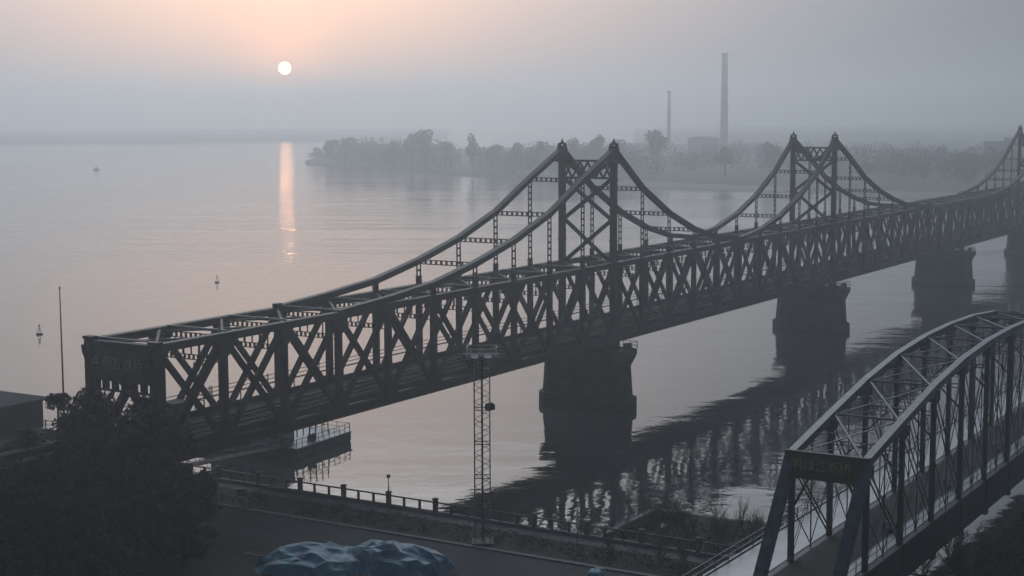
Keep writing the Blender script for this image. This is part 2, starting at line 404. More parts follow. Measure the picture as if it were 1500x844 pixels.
# ================================================================== FAR SHORE: woodland, trees, chimneys, factory, houses
def leafblob(g, c, r_, hh, n, size, rnd):
    for _ in range(n):
        while True:
            p = Vector((rnd.uniform(-1, 1), rnd.uniform(-1, 1), rnd.uniform(-1, 1)))
            if 0.15 < p.length < 1: break
        P = Vector(c) + Vector((p.x * r_, p.y * r_, p.z * hh))
        a = Vector((rnd.uniform(-1, 1), rnd.uniform(-1, 1), rnd.uniform(-1, 1))).normalized() * size * rnd.uniform(.5, 1.2)
        b_ = a.orthogonal().normalized() * size * rnd.uniform(.35, .8)
        b_.rotate(Matrix.Rotation(rnd.uniform(0, 6.28), 3, a.normalized()))
        g.quad(P - a, P + b_, P + a, P - b_)
rnd = random.Random(11)
g = MB()
def spit_x(y_):
    for (b1, xb1), (a1, xa1) in zip(SPIT, SPIT[1:]):
        if a1 <= y_ <= b1: return xa1 + (xb1 - xa1) * (y_ - a1) / (b1 - a1)
    return 700
for _ in range(520):
    y_ = rnd.uniform(-500, 752); lay = rnd.random()
    off = 14 + (lay ** 1.5) * (260 if y_ < 560 else 60)
    if y_ < 330 and lay < .55: off = rnd.uniform(120, 420)
    h = rnd.uniform(10, 18) * (1.15 if y_ > 560 else 1.0)
    if y_ > 700: h *= .35 + .65 * (752 - y_) / 52
    x_ = spit_x(y_) + off
    leafblob(g, (x_, y_, 3 + h * .55), rnd.uniform(5, 11), h * .55, 150, 1.05, rnd)
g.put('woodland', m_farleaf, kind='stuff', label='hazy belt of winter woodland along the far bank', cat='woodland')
def far_tree_mesh(seed, H_, Rr):
    rnd = random.Random(seed); c = MB(); t_ = MB()
    t_.tube([(0, 0, 0), (rnd.uniform(-.4, .4), 0, H_ * .4), (rnd.uniform(-.6, .6), .3, H_ * .8)], [.5, .35, .12], 6)
    for k in range(6):
        a = rnd.uniform(0, 6.28); z = H_ * rnd.uniform(.35, .6)
        t_.tube([(0, 0, z), (math.cos(a) * Rr * .6, math.sin(a) * Rr * .6, z + H_ * .25)], [.2, .06], 4)
    for k in range(9):
        a = rnd.uniform(0, 6.28); q = rnd.uniform(0, .65) * Rr
        leafblob(c, (math.cos(a) * q, math.sin(a) * q, H_ * rnd.uniform(.5, .88)), Rr * .45, H_ * .15, 110, .8, rnd)
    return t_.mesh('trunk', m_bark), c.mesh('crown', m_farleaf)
ftm = [far_tree_mesh(i, 20, 7) for i in range(4)]
def fdir(px, d, z=0):
    """a far spot seen under bearing of picture column px (1500 wide) d metres off"""
    v = fw * F + r2 * (px - 750); v.z = 0; v.normalize()
    return (CAM.x + v.x * d, CAM.y + v.y * d, z)
ft = [(468, 1325, .55, .8), (486, 1310, .8, 1), (508, 1280, .9, 1.1), (545, 1240, .8, 1), (578, 1210, .85, 1), (606, 1175, 1.1, 1.15), (624, 1170, 1.18, 1.2), (655, 1150, .85, 1), (693, 1100, 1.1, .75), (722, 1090, .8, 1), (756, 1080, .85, .9), (790, 1060, .9, 1.1), (838, 1050, 1.0, 1.2), (868, 1060, 1.05, 1.1), (905, 1040, .95, 1), (962, 1060, 1.2, 1.2), (1060, 1010, .8, 1.2), (1130, 1020, .9, 1)]
labs = ['low bushy tree nearest the tip of the hazy far spit', 'second tree from the tip of the far spit', 'taller leaning tree near the tip of the far spit', 'small tree between the spit tip and the big round pair', 'tree just before the big round pair on the far spit', 'big round hazy tree of the far spit, the one nearer its tip', 'tallest round hazy tree on the far spit', 'low tree following the tall round one on the far spit', 'slim upright tree standing alone on the far spit', 'small tree past the slim upright one on the far bank', 'small tree seen beside the high chord of the first bridge tower', 'hazy tree behind the hangers of the first bridge tower', 'broad hazy tree behind the first bridge tower', 'broad hazy tree just right of the first bridge tower', 'medium hazy tree between the first tower and the thin chimney', 'tall hazy tree below the thin chimney', 'low hazy tree below the tall chimney', 'hazy tree left of the second bridge tower']
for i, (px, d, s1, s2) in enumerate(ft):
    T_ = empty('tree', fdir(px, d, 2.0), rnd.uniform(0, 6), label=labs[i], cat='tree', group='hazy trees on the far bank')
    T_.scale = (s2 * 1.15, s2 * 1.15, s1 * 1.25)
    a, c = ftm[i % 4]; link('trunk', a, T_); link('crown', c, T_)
# chimneys
def chimney(px, d, H_, r0, r1, label):
    T_ = empty('chimney', fdir(px, d, 2), 0, label=label, cat='chimney', group='factory chimneys on the far bank')
    MB().lathe([(0, r0), (H_ * .5, (r0 + r1) / 2), (H_ - 3, r1)], 20).put('shaft', m_brick, T_, smooth=True)
    MB().lathe([(H_ - 3, r1 + .5), (H_ - 1.2, r1 + .6), (H_ - 1.1, r1 + .35), (H_, r1 + .35)], 20).put('rim', m_conc_d, T_)
    g = MB()
    for k in range(3): z = H_ * (.45 + .2 * k); g.lathe([(z, r0 * .9 + .2), (z + .5, r0 * .9 + .2)], 20)
    g.put('band', m_steel, T_)
chimney(1058, 1600, 101, 4.2, 2.9, 'tall thick smokestack rising out of the haze above the second bridge tower')
chimney(978, 1650, 64, 2.2, 1.4, 'short thin smokestack standing apart from the tall one')
def block(name, px, d, w_, dep, h, label, cat, group=None, round_=False, m=m_wall, rz=None):
    T_ = empty(name, fdir(px, d, 2), rz if rz is not None else math.atan2(fdir(px, d)[1] - CAM.y, fdir(px, d)[0] - CAM.x), label=label, cat=cat, group=group)
    MB().box(-dep / 2, dep / 2, -w_ / 2, w_ / 2, -2, h).put('wall', m, T_)
    g = MB()
    if round_:
        N = 10; L1 = []; L2 = []
        for i in range(N + 1):
            a = math.pi * i / N; y_ = -math.cos(a) * (w_ / 2 + 1); z_ = h + math.sin(a) * w_ * .06
            L1.append((-dep / 2 - 1, y_, z_)); L2.append((dep / 2 + 1, y_, z_))
        g.loft([L1, L2])
    else:
        hh = min(h * .35, 4)
        g.loft([[(-dep / 2 - .8, -w_ / 2 - .8, h), (dep / 2 + .8, -w_ / 2 - .8, h), (0, -w_ / 2 - .8, h + hh)], [(-dep / 2 - .8, w_ / 2 + .8, h), (dep / 2 + .8, w_ / 2 + .8, h), (0, w_ / 2 + .8, h + hh)]])
    g.put('roof', m_roof, T_)
    nn = max(2, int(w_ / 6)); rows = max(1, int(h / 5))
    wm = MB().box(-.06, .05, -1.1, 1.1, 0, 1.9).mesh('window', m_glass)
    for r_ in range(rows):
        for i in range(nn): link('window', wm, T_, (-dep / 2, -w_ / 2 + (i + .5) * w_ / nn, 1.4 + r_ * 4.4))
block('factory_hall', 1028, 1560, 30, 60, 16, 'long low factory hall right beside the tall thick smokestack', 'factory', round_=True)
block('factory_hall', 1085, 1500, 40, 30, 9, 'lower factory block on the river side of the tall chimney', 'factory')
block('factory_hall', 940, 1620, 36, 30, 8, 'low hazy factory block left of the thin chimney', 'factory')
hl = ['hazy pitched house right of the second bridge tower', 'second hazy house right of the second bridge tower', 'small hazy house midway between the second and third towers', 'long hazy house midway between the second and third towers', 'hazy house left of the third bridge tower', 'hazy block right behind the third bridge tower chord', 'tall hazy block at the far right edge of the far bank']
for i, (px, d, w_, h) in enumerate([(1262, 1050, 14, 6), (1300, 1180, 18, 7), (1345, 1120, 12, 6), (1385, 1240, 26, 8), (1428, 1150, 14, 8), (1455, 1300, 20, 14), (1488, 1350, 24, 16)]):
    block('house', px, d, w_, 10, h, hl[i], 'house', 'hazy buildings on the far bank')

# ================================================================== THE RAILWAY BRIDGE
L = 9.42; HW = 4.3; ZB, ZT, ZP = 9.6, 21.3, 38.0
NP = 75
TOW = {10: ('A', 'B'), 20: ('B', 'A'), 40: ('A', 'B'), 50: ('B', 'A')}
PROF = {'A': [33.8, 29.5, 26.5, 24.3, 22.6, 21.75, 21.15], 'B': [31.8, 27.5, 24.4, 22.4, 21.5]}
RB = empty('railway_bridge', (0, 0, 0), 0, label='long dark steel truss railway bridge with twin-post towers and swooping upper chords', cat='bridge')
sides = (-HW, HW)
for y_ in sides:
    g = MB(); x1 = NP * L
    g.box(-0.4, x1, y_ - .34, y_ + .34, ZT - .75, ZT)
    g.box(-0.4, x1, y_ - .46, y_ + .46, ZT - .02, ZT + .05)          # cover plate lip
    for i in range(0, 52):                                            # gussets at the panel points
        big = 1.35 if i % 2 else 1.0
        for s in (-1, 1):
            yy = y_ + s * .37
            P = [(i * L - big, ZT - .5), (i * L + big, ZT - .5), (i * L + big * .9, ZT - 1.2), (i * L + .45, ZT - 2.3), (i * L - .45, ZT - 2.3), (i * L - big * .9, ZT - 1.2)]
            g.loft([[(a, yy - .02, z) for a, z in P], [(a, yy + .02, z) for a, z in P]])
    g.put('top_chord', m_steel, RB)
    g = MB()
    g.box(-0.4, x1, y_ - .36, y_ + .36, ZB, ZB + 1.0)
    g.box(-0.4, x1, y_ - .5, y_ + .5, ZB - .06, ZB + .02)
    for i in range(0, 52):
        for s in (-1, 1):
            yy = y_ + s * .39
            P = [(i * L - 1.3, ZB + .7), (i * L + 1.3, ZB + .7), (i * L + 1.2, ZB + 1.5), (i * L + .45, ZB + 2.6), (i * L - .45, ZB + 2.6), (i * L - 1.2, ZB + 1.5)]
            g.loft([[(a, yy - .02, z) for a, z in P], [(a, yy + .02, z) for a, z in P]])
    g.put('bottom_chord', m_steel, RB)
post = MB().box(-.34, .34, -.32, .32, ZB + .9, ZT - .6).mesh('vertical_post', m_steel)
rise = MB().beam((0, 0, ZB + .9), (L, 0, ZT - .6), .40, .52, (0, 1, 0)); rise = MB(); rise.beam((.2, 0, ZB + .9), (L - .2, 0, ZT - .6), .62, .44, (0, 1, 0))
rise = rise.mesh('diagonal', m_steel)
fall = MB().beam((.2, 0, ZT - .6), (L - .2, 0, ZB + .9), .62, .36, (0, 1, 0)).mesh('diagonal', m_steel)
endr = MB().beam((.2, 0, ZB + .9), (L - .1, 0, ZT - .6), .85, .56, (0, 1, 0)).mesh('diagonal', m_steel)
for i in range(0, 50):
    for y_ in sides:
        if i not in TOW: link('vertical_post', post, RB, (i * L, y_, 0))
for i in range(0, 25):
    for y_ in sides:
        link('diagonal', endr if i == 0 else rise, RB, (i * L, y_, 0)); link('diagonal', fall, RB, (i * L, y_, 0))
g = MB()
for i in range(25, NP):
    for y_ in sides:
        g.beam((i * L + .2, y_, ZB + .9), ((i + 1) * L - .2, y_, ZT - .6), .66, .44, (0, 1, 0))
        g.beam((i * L + .2, y_, ZT - .6), ((i + 1) * L - .2, y_, ZB + .9), .50, .34, (0, 1, 0))
        if i >= 50: g.box(i * L - .28, i * L + .28, y_ - .3, y_ + .3, ZB + .9, ZT - .6)
g.put('far_diagonals', m_steel, RB, kind='stuff')
# sway frames between the trusses, under the top chords
g = MB(); g.ladder((0, -HW + .35, ZT - .55), (0, HW - .35, ZT - .55), (0, 0, 1), .55, .09, .22, .62)
g.ladder((0, -HW + .35, ZT - 2.75), (0, HW - .35, ZT - 2.75), (0, 0, 1), .5, .09, .22, .6)
for k in range(1, 8):
    y_ = -HW + k * 8.6 / 8; g.beam((0, y_, ZT - .8), (0, y_, ZT - 2.5), .26 if k % 2 else .12, .1, (0, 1, 0))
sway = g.mesh('sway_frame', m_steel)
lat = MB()
lat.beam((.3, -HW + .3, ZT - .2), (L - .3, HW - .3, ZT - .2), .26, .2); lat.beam((.3, HW - .3, ZT - .42), (L - .3, -HW + .3, ZT - .42), .26, .2)
lat.beam((L / 2, -HW + .3, ZT - .65), (L / 2, HW - .3, ZT - .65), .3, .24); lat.box(.2, L - .2, -.16, .16, ZT - 1.05, ZT - .8)
lat = lat.mesh('lateral_brace', m_steel)
pale = MB().beam((0, -HW + .3, ZT + .12), (0, HW - .3, ZT + .12), .16, .16).mesh('top_rod', m_steel_pale)
for i in range(0, 50):
    if i not in TOW: link('sway_frame', sway, RB, (i * L, 0, 0)); link('top_rod', pale, RB, (i * L + (.9 if i else .6), 0, 0))
    link('lateral_brace', lat, RB, (i * L, 0, 0))
# deck, walkway, track, railings
g = MB(); g.box(-26, NP * L, -3.92, 3.92, ZB + 1.02, ZB + 1.72); g.box(-26, NP * L, 3.6, 3.9, ZB + 1.721, ZB + 2.35)
for i in range(NP): g.box(i * L - .3, i * L + .3, -3.9, 3.9, ZB + .15, ZB + 1.11)
g.put('deck', m_deck, RB)
g = MB()
for y_ in (-2.6, -1.165, 1.2): g.box(-26, NP * L, y_ - .06, y_ + .06, ZB + 1.80, ZB + 1.96)
g.box(-26, NP * L, .5, .8, ZB + 1.72, ZB + 1.95)
g.put('rail', m_rail, RB)
g = MB()
for i in range(int(430 / .9)): g.box(i * .9, i * .9 + .25, -3.15, -.6, ZB + 1.70, ZB + 1.81)
g.put('sleeper', m_deck, RB, kind='stuff')
g = MB(); g.box(0, NP * L, 4.72, 6.0, ZB + 1.3, ZB + 1.5)
for i in range(50): g.beam((i * L, 4.6, ZB + .6), (i * L, 5.9, ZB + 1.28), .15, .15)
g.put('walkway', m_deck, RB)
g = MB()
for z, q in ((1.35, .16), (1.85, .07), (2.3, .07)): g.beam((0, 5.9, ZB + 1.5 + z), (50 * L, 5.9, ZB + 1.5 + z), .07, q)
for i in range(100): g.box(i * L / 2 - .05, i * L / 2 + .05, 5.85, 5.95, ZB + 1.5, ZB + (4.0 if i % 2 == 0 else 2.7))
g.put('walkway_railing', m_steel, RB)
g = MB()
for z in (.5, 1.0): g.beam((0, -3.75, ZB + 1.72 + z), (50 * L, -3.75, ZB + 1.72 + z), .06, .06)
g.put('near_handrail', m_steel, RB)
# end portal with its sign board
g = MB()
for y_ in sides:
    g.box(-.48, .62, y_ - .52, y_ + .52, ZB - .6, ZT + .02)
    g.box(-.56, .3, y_ - .62, y_ + .62, ZT + .02, ZT + .3)
g.box(-.40, .40, -HW + .5, HW - .5, ZT - .7, ZT - .05)
g.ladder((.05, -HW + .5, ZT - 4.4), (.05, HW - .5, ZT - 4.4), (0, 0, 1), 1.0, .2, .7, 1.1)
g.box(.12, .22, -HW + .5, HW - .5, ZT - 3.9, ZT - .9)
for s in (-1, 1):
    g.beam((.02, s * (HW - .4), ZT - 8.0), (.02, s * (HW - 2.8), ZT - 4.9), .3, .3, (1, 0, 0))
g.put('portal_frame', m_steel, RB)
g = MB(); g.box(-.50, -.41, -HW + .75, HW - .75, ZT - 3.85, ZT - .85); sb = g.put('sign_board', m_sign2, RB)
tm = text_mesh('中朝友谊桥', 1.36, m_gold2, .03)
lt = link('lettering', tm, sb, (-.55, .35, ZT - 2.2)); lt.rotation_euler = (R(90), 0, R(-90))
# towers
for ti, (i, ab) in enumerate(TOW.items()):
    X = i * L
    for y_ in sides:
        g = MB(); g.box(X - .42, X + .42, y_ - .42, y_ + .42, ZB + .4, ZP + .35)
        for z in (ZT + 3, ZT + 7.5, ZT + 12): g.box(X - .47, X + .47, y_ - .47, y_ + .47, z, z + .3)
        P = [(X - 1.7, ZP - 1.9), (X + 1.7, ZP - 2.4), (X + .75, ZP - .2), (X + .38, ZP + .75), (X - .38, ZP + .75), (X - .85, ZP - .2)]
        for s in (-1, 1):
            yy = y_ + s * .46; g.loft([[(a, yy - .03, z) for a, z in P], [(a, yy + .03, z) for a, z in P]])
        g.put('tower_post', m_steel, RB)
        MB().lathe([(0, .35), (.25, .34), (.6, .12), (.95, .04)], 8, (X, y_, ZP + .5)).put('finial', m_steel, RB)
        # the swooping upper chord
        pts = []
        for k, z in list(enumerate(PROF[ab[0]], 1))[::-1]: pts.append((X - k * L, y_, z))
        pts.append((X, y_, ZP - .25))
        for k, z in enumerate(PROF[ab[1]], 1): pts.append((X + k * L, y_, z))
        g = MB()
        for a, c in zip(pts, pts[1:]):
            d = (Vector(c) - Vector(a)).normalized() * .18
            g.beam(Vector(a) - d, Vector(c) + d, .66, .74, (0, 0, 1))
            g.beam(Vector(a) + Vector((0, 0, .37)), Vector(c) + Vector((0, 0, .37)), .84, .07, (0, 0, 1))
        g.put('upper_chord', m_steel, RB)
        for s, prof in ((-1, PROF[ab[0]]), (1, PROF[ab[1]])):
            for k, z in enumerate(prof, 1):
                if z < ZT + .9: continue
                g = MB(); g.ladder((X + s * k * L, y_, ZT), (X + s * k * L, y_, z - .3), (1, 0, 0), .80, .13, .24, .86)
                g.box(X + s * k * L - .4, X + s * k * L + .4, y_ - .2, y_ + .2, ZT, ZT + min(1.1, z - ZT - .3))
                g.put('hanger', m_steel, RB)
    for s, prof in ((-1, PROF[ab[0]]), (1, PROF[ab[1]])):
        for k, z in enumerate(prof, 1):
            if z < 23.5: continue
            MB().ladder((X + s * k * L, -HW + .3, z - .1), (X + s * k * L, HW - .3, z - .1), (0, 0, 1), .52, .12, .24, .74).put('cross_strut', m_steel, RB)
    # portal lattice at the tower head
    g = MB(); z1, z0 = ZP - 1.7, ZP - 4.5
    g.box(X - .3, X + .3, -HW + .42, HW - .42, z1 - .3, z1); g.box(X - .22, X + .22, -HW + .42, HW - .42, z0, z0 + .3)
    n = 6; wd = (2 * HW - .84) / n
    for k in range(n):
        ya = -HW + .42 + k * wd
        g.beam((X - .1, ya, z0 + .2), (X - .1, ya + wd, z1 - .2), .3, .14, (1, 0, 0)); g.beam((X + .1, ya, z1 - .2), (X + .1, ya + wd, z0 + .2), .3, .14, (1, 0, 0))
    for s in (-1, 1): g.beam((X, s * (HW - .3), z1 - .1), (X, s * .25, z0 + .1), .42, .3, (1, 0, 0))
    g.put('head_lattice', m_steel, RB)
    for za, zb_ in ((z0, z0 - 6.0), (z0 - 6.0, ZT - .2)):
        g = MB(); g.beam((X - .12, -HW + .3, za), (X - .12, HW - .3, zb_), .58, .22, (1, 0, 0)); g.beam((X + .13, HW - .3, za), (X + .13, -HW + .3, zb_), .58, .22, (1, 0, 0))
        g.put('cross_brace', m_steel, RB)
# knob lamps on the far top chord
MB().box(3 * L - .5, 3 * L + .5, HW - .3, HW + .3, ZT + .05, ZT + .5).put('chord_cap', m_steel, RB)

# piers
def stadium(a, b_, z, n=10):
    pts = []
    for k in range(n + 1):
        t_ = math.pi * k / n; pts.append((a * math.cos(t_), b_ - a + a * math.sin(t_), z))
    for k in range(n + 1):
        t_ = math.pi + math.pi * k / n; pts.append((a * math.cos(t_), -(b_ - a) + a * math.sin(t_), z))
    return pts
pl = ['nearest masonry pier, below the first bridge tower', 'second masonry pier, below the second bridge tower', 'third masonry pier, midway with no tower above', 'fourth masonry pier, below the third bridge tower', 'fifth masonry pier of the railway bridge, out in the haze', 'sixth masonry pier of the railway bridge, deep in the haze', 'seventh masonry pier of the railway bridge, close to the far bank']
g = MB(); g.loft([stadium(2.35, 7.35, 1.5), stadium(2.2, 7.0, 6.2)]); shaft_me = g.mesh('shaft', m_stone)
g = MB(); g.loft([stadium(2.2, 7.0, 6.18), stadium(2.75, 7.8, 7.7), stadium(2.8, 7.95, 7.95), stadium(2.8, 7.95, 8.55)]); cap_me = g.mesh('cap', m_stone)
g = MB(); g.loft([stadium(2.75, 7.95, -0.9), stadium(2.75, 7.95, 1.45), stadium(2.5, 7.7, 1.62)]); foot_me = g.mesh('footing', m_stone)
g = MB(); [g.box(-1, 1, y_ - .6, y_ + .6, 8.55, ZB - .07) for y_ in sides]; bear_me = g.mesh('bearing', m_steel)
g = MB()
for z in (9.1, 9.65): 
    g.beam((-2, -7.3, z), (2, -7.3, z), .06, .06); g.beam((-2, -7.3, z), (-2, -5, z), .06, .06); g.beam((2, -7.3, z), (2, -5, z), .06, .06)
for x_, y_ in ((-2, -7.3), (0, -7.3), (2, -7.3), (-2, -6.1), (2, -6.1), (-2, -5), (2, -5)): g.box(x_ - .05, x_ + .05, y_ - .05, y_ + .05, 8.5, 9.7)
g.box(.6, 1.6, -6.6, -5.8, 8.5, 9.4)
railp_me = g.mesh('inspection_railing', m_steel)
for k in range(7):
    T_ = empty('bridge_pier', ((k + 1) * 94.2, 0, 0), 0, label=pl[k], cat='bridge pier', group='masonry piers carrying the railway bridge')
    for nme, me in (('footing', foot_me), ('shaft', shaft_me), ('cap', cap_me), ('bearing', bear_me), ('inspection_railing', railp_me)): link(nme, me, T_)
# abutment and approach viaduct
T_ = empty('bridge_abutment', (0, 0, 3), 0, label='dark masonry abutment under the sign portal behind the trees', cat='abutment')
g = MB(); g.box(-2.2, 2.2, -6, 6, -.5, 5.9); g.box(-2.5, 2.5, -6.3, 6.3, 5.9, 6.5); g.put('wall', m_stone, T_)
g = MB(); g.box(-26, -2.5, -4.6, 4.6, -.4, 7.7); g.put('approach_wall', m_stone, T_)
g = MB(); g.box(-26, -2.5, -4.9, -4.6, 7.3, 8.9); g.box(-26, -2.5, 4.6, 4.9, 7.3, 8.9); g.put('parapet', m_conc_d, T_)
# guard booth and ladder mast on the deck
T_ = empty('guard_booth', (9.5, 2.4, ZB + 1.72), 0, label='small pale blue guard booth on the deck just inside the sign portal', cat='booth')
MB().box(-1, 1, -.9, .9, 0, 2.2).put('wall', m_cabin, T_); MB().box(-1.2, 1.2, -1.1, 1.1, 2.2, 2.38).put('roof', m_roof, T_)
MB().box(-1.03, -.98, -.6, .6, 1.1, 1.9).put('window', m_white, T_); MB().box(-.6, .6, -.93, -.88, 1.1, 1.9).put('window', m_white, T_)
T_ = empty('signal_ladder', (17.5, 6.5, ZB + 1.5), 0, label='thin ladder-like signal frame beyond the first bridge panels', cat='signal frame')
g = MB(); g.box(-.06, .06, -.7, -.62, 0, 5.2); g.box(-.06, .06, .62, .7, 0, 5.2); g.put('upright', m_steel, T_)
g = MB()
for k in range(9): g.box(-.04, .04, -.62, .62, .5 + k * .55, .58 + k * .55)
g.put('rung', m_steel, T_)
g = MB(); g.beam((0, -.7, .3), (0, -1.0, -.1), .1, .1); g.box(-.2, .2, -1.1, -.6, -.12, 0.02); g.put('bracket', m_steel, T_)

# ================================================================== THE BROKEN ARCH-CHORD BRIDGE
YL, YR, ZF = -66.1, -72.1, 8.05
BB = empty('arched_truss_bridge', (0, 0, 0), 0, label='old blue-grey truss bridge with arched top chords and a dark gold-lettered sign', cat='bridge')
PX = [5.5 + 8.8 * k for k in range(11)]; PZ = [16.9, 18.5, 20.0, 21.05, 21.6, 21.75, 21.6, 21.05, 20.0, 18.5, 16.9]
XA, XB = -1.2, 100.2
for y_ in (YL, YR):
    g = MB()
    for (a, za), (c, zc) in zip(zip(PX, PZ), zip(PX[1:], PZ[1:])):
        d = Vector((c - a, 0, zc - za)).normalized() * .12
        g.beam(Vector((a, y_, za - .35)) - d, Vector((c, y_, zc - .35)) + d, .5, .62)
        g.beam(Vector((a, y_, za + .0)), Vector((c, y_, zc + .0)), .62, .06)
    g.put('top_chord', m_blue, BB)
    for xa, xb in ((XA, PX[0]), (XB, PX[-1])):
        g = MB(); g.beam((xa, y_, ZF - .2), (xb, y_, 16.75), .8, .85); g.beam((xa - .0, y_, ZF + .16), (xb, y_, 17.1), .8, .05) if False else None
        g.put('end_post', m_blue, BB)
    for k, (x_, z_) in enumerate(zip(PX, PZ)):
        g = MB(); g.box(x_ - .22, x_ + .22, y_ - .2, y_ + .2, ZF - .3, z_ - .6)
        g.box(x_ - .7, x_ + .7, y_ - .34, y_ + .34, z_ - 1.5, z_ - .66)
        g.put('vertical_post', m_blue_dark, BB)
    for k in range(10):
        x0, x1, z0, z1 = PX[k], PX[k + 1], PZ[k], PZ[k + 1]
        g = MB()
        for s in (-.17, .17):
            if k < 5: g.beam((x0, y_ + s, z0 - 1), (x1, y_ + s, ZF + .3), .05, .16, (0, 0, 1))
            else: g.beam((x1, y_ + s, z1 - 1), (x0, y_ + s, ZF + .3), .05, .16, (0, 0, 1))
        g.put('eyebar', m_blue_dark, BB)
        g = MB()
        for s in (-.09, .09):
            if k < 5: g.beam((x1, y_ + s, z1 - 1), (x0, y_ + s, ZF + .3), .035, .07, (0, 0, 1))
            else: g.beam((x0, y_ + s, z0 - 1), (x1, y_ + s, ZF + .3), .035, .07, (0, 0, 1))
        g.beam(((x0 + x1) / 2, y_, (z0 + z1) / 2 - .6), ((x0 + x1) / 2, y_, ZF), .08, .12)
        g.beam((x0, y_, (z0 + ZF) / 2), ((x0 + x1) / 2, y_, ZF + .3), .06, .08); g.beam((x1, y_, (z1 + ZF) / 2), ((x0 + x1) / 2, y_, ZF + .3), .06, .08)
        g.put('counter_rod', m_blue_dark, BB)
    g = MB(); g.box(XA, XB, y_ - .28, y_ + .28, 5.0 if y_ == YR else 6.2, ZF - .01)
    for x_ in PX: g.box(x_ - .4, x_ + .4, y_ - .42, y_ + .42, 4.7 if y_ == YR else 6, 5.6)
    for x_ in PX: g.box(x_ - .12, x_ + .12, y_ - .36, y_ + .36, 5.6, ZF - .05)
    g.put('floor_girder', m_blue_dark, BB)
for k, (x_, z_) in enumerate(zip(PX, PZ)):
    MB().beam((x_, YR + .3, z_ - .2), (x_, YL - .3, z_ - .2), .12, .16).put('top_strut', m_blue, BB)
    if k: 
        g = MB(); g.ladder((x_, YR + .2, z_ - 2.6), (x_, YL - .2, z_ - 2.6), (0, 0, 1), .34, .08, .1, .7)
        g.beam((x_, YR + .2, z_ - 4.6), (x_, YR + 2, z_ - 2.8), .14, .14, (1, 0, 0)); g.beam((x_, YL - .2, z_ - 4.6), (x_, YL - 2, z_ - 2.8), .14, .14, (1, 0, 0))
        g.put('sway_strut', m_blue_dark, BB)
for k in range(10):
    x0, x1, z0, z1 = PX[k], PX[k + 1], PZ[k] - .25, PZ[k + 1] - .25
    xm, zm = (x0 + x1) / 2, (z0 + z1) / 2
    g = MB(); g.beam((x0, YR + .3, z0), (x1, YL - .3, z1), .18, .14); g.put('lateral_brace', m_blue, BB)
    g = MB(); g.beam((x0, YL - .3, z0 + .0), (x1, YR + .3, z1), .09, .09)
    g.beam((x0, YL - .3, z0 - .15), (xm, YR + .3, zm - .15), .06, .06); g.beam((xm, YL - .3, zm - .15), (x1, YR + .3, z1 - .15), .06, .06)
    g.put('lateral_rod', m_blue, BB)
g = MB(); g.box(-24, XB, YR + 1.55, YL - .3, ZF - .35, ZF); g.put('deck', m_deck, BB)
g = MB(); g.box(-24, XB, YR + .3, YR + 1.54, ZF - .3, ZF + .06); g.put('walkway', m_walk, BB)
g = MB(); g.box(-24, XB, YL + .29, YL + 3.9, ZF - .3, ZF + .05); g.put('walkway', m_walk, BB)
g = MB(); g.box(-24, XB, YL + 3.91, YL + 4.12, ZF - .6, ZF + .16)
for i in range(48): g.box(-20 + i * 2.5, -19.93 + i * 2.5, YL + 3.98, YL + 4.05, ZF + .1, ZF + 1.1)
for z in (.6, 1.1): g.beam((-24, YL + 4.01, ZF + z), (XB, YL + 4.01, ZF + z), .05, .05)
g.put('walkway_railing', m_blue, BB)
g = MB()
for i in range(14): g.beam((PX[0] - 8.8 + 8.8 * i, YL + .2, 6.6), (PX[0] - 8.8 + 8.8 * i, YL + 3.9, ZF - .5), .2, .3)
g.put('bracket', m_blue_dark, BB)
g = MB()
for i in range(44):
    g.box(-8 + i * 2.5, -7.94 + i * 2.5, YR + .33, YR + .39, ZF, ZF + 1.05)
for z in (.55, 1.05): g.beam((-10, YR + .36, ZF + z), (XB, YR + .36, ZF + z), .04, .04)
g.put('handrail', m_blue_dark, BB)
# portal sign
g = MB(); g.box(4.72, 4.95, YR - .28, YL + .28, 15.0, 16.95)
sb = g.put('sign_board', m_sign, BB)
g = MB()
g.box(4.66, 5.0, YR - .34, YL + .34, 16.95, 17.06); g.box(4.66, 5.0, YR - .34, YL + .34, 14.90, 15.0)
g.put('sign_frame', m_blue_dark, sb)
tm = text_mesh('鸭绿江断桥', 1.0, m_gold, .03)
lt = link('lettering', tm, sb, (4.69, (YL + YR) / 2 + .35, 15.98)); lt.rotation_euler = (R(90), 0, R(-90)); lt.scale = (.95, 1, 1)
g = MB(); g.box(4.96, 5.3, YR + .2, YL - .2, 15.2, 15.6); g.beam((5.4, YL - .3, 12.6), (5.4, YL - 1.6, 15.2), .16, .2, (1, 0, 0)); g.beam((5.4, YR + .3, 12.6), (5.4, YR + 1.6, 15.2), .16, .2, (1, 0, 0))
g.put('portal_brace', m_blue_dark, BB)
for nm, x_ in (('shore', -1), ('river', 101)):
    T_ = empty('bridge_pier', (x_, (YL + YR) / 2, 0), 0, label='stone pier at the %s end of the arched truss bridge' % nm, cat='bridge pier')
    MB().loft([stadium(2.2, 6, -.9), stadium(2.0, 5.5, 4.1)]).put('shaft', m_stone, T_)
    MB().loft([stadium(2.6, 6.2, 4.1), stadium(2.6, 6.2, 4.68)]).put('cap', m_stone, T_)
# continuation of the arched bridge past its first span (deck girders)
g = MB(); g.box(-24, -3.3, -72.6, -61.9, 2.5, ZF - .62)
g.put('approach_viaduct', m_stone, label='stone approach block leading onto the arched truss bridge', cat='viaduct')
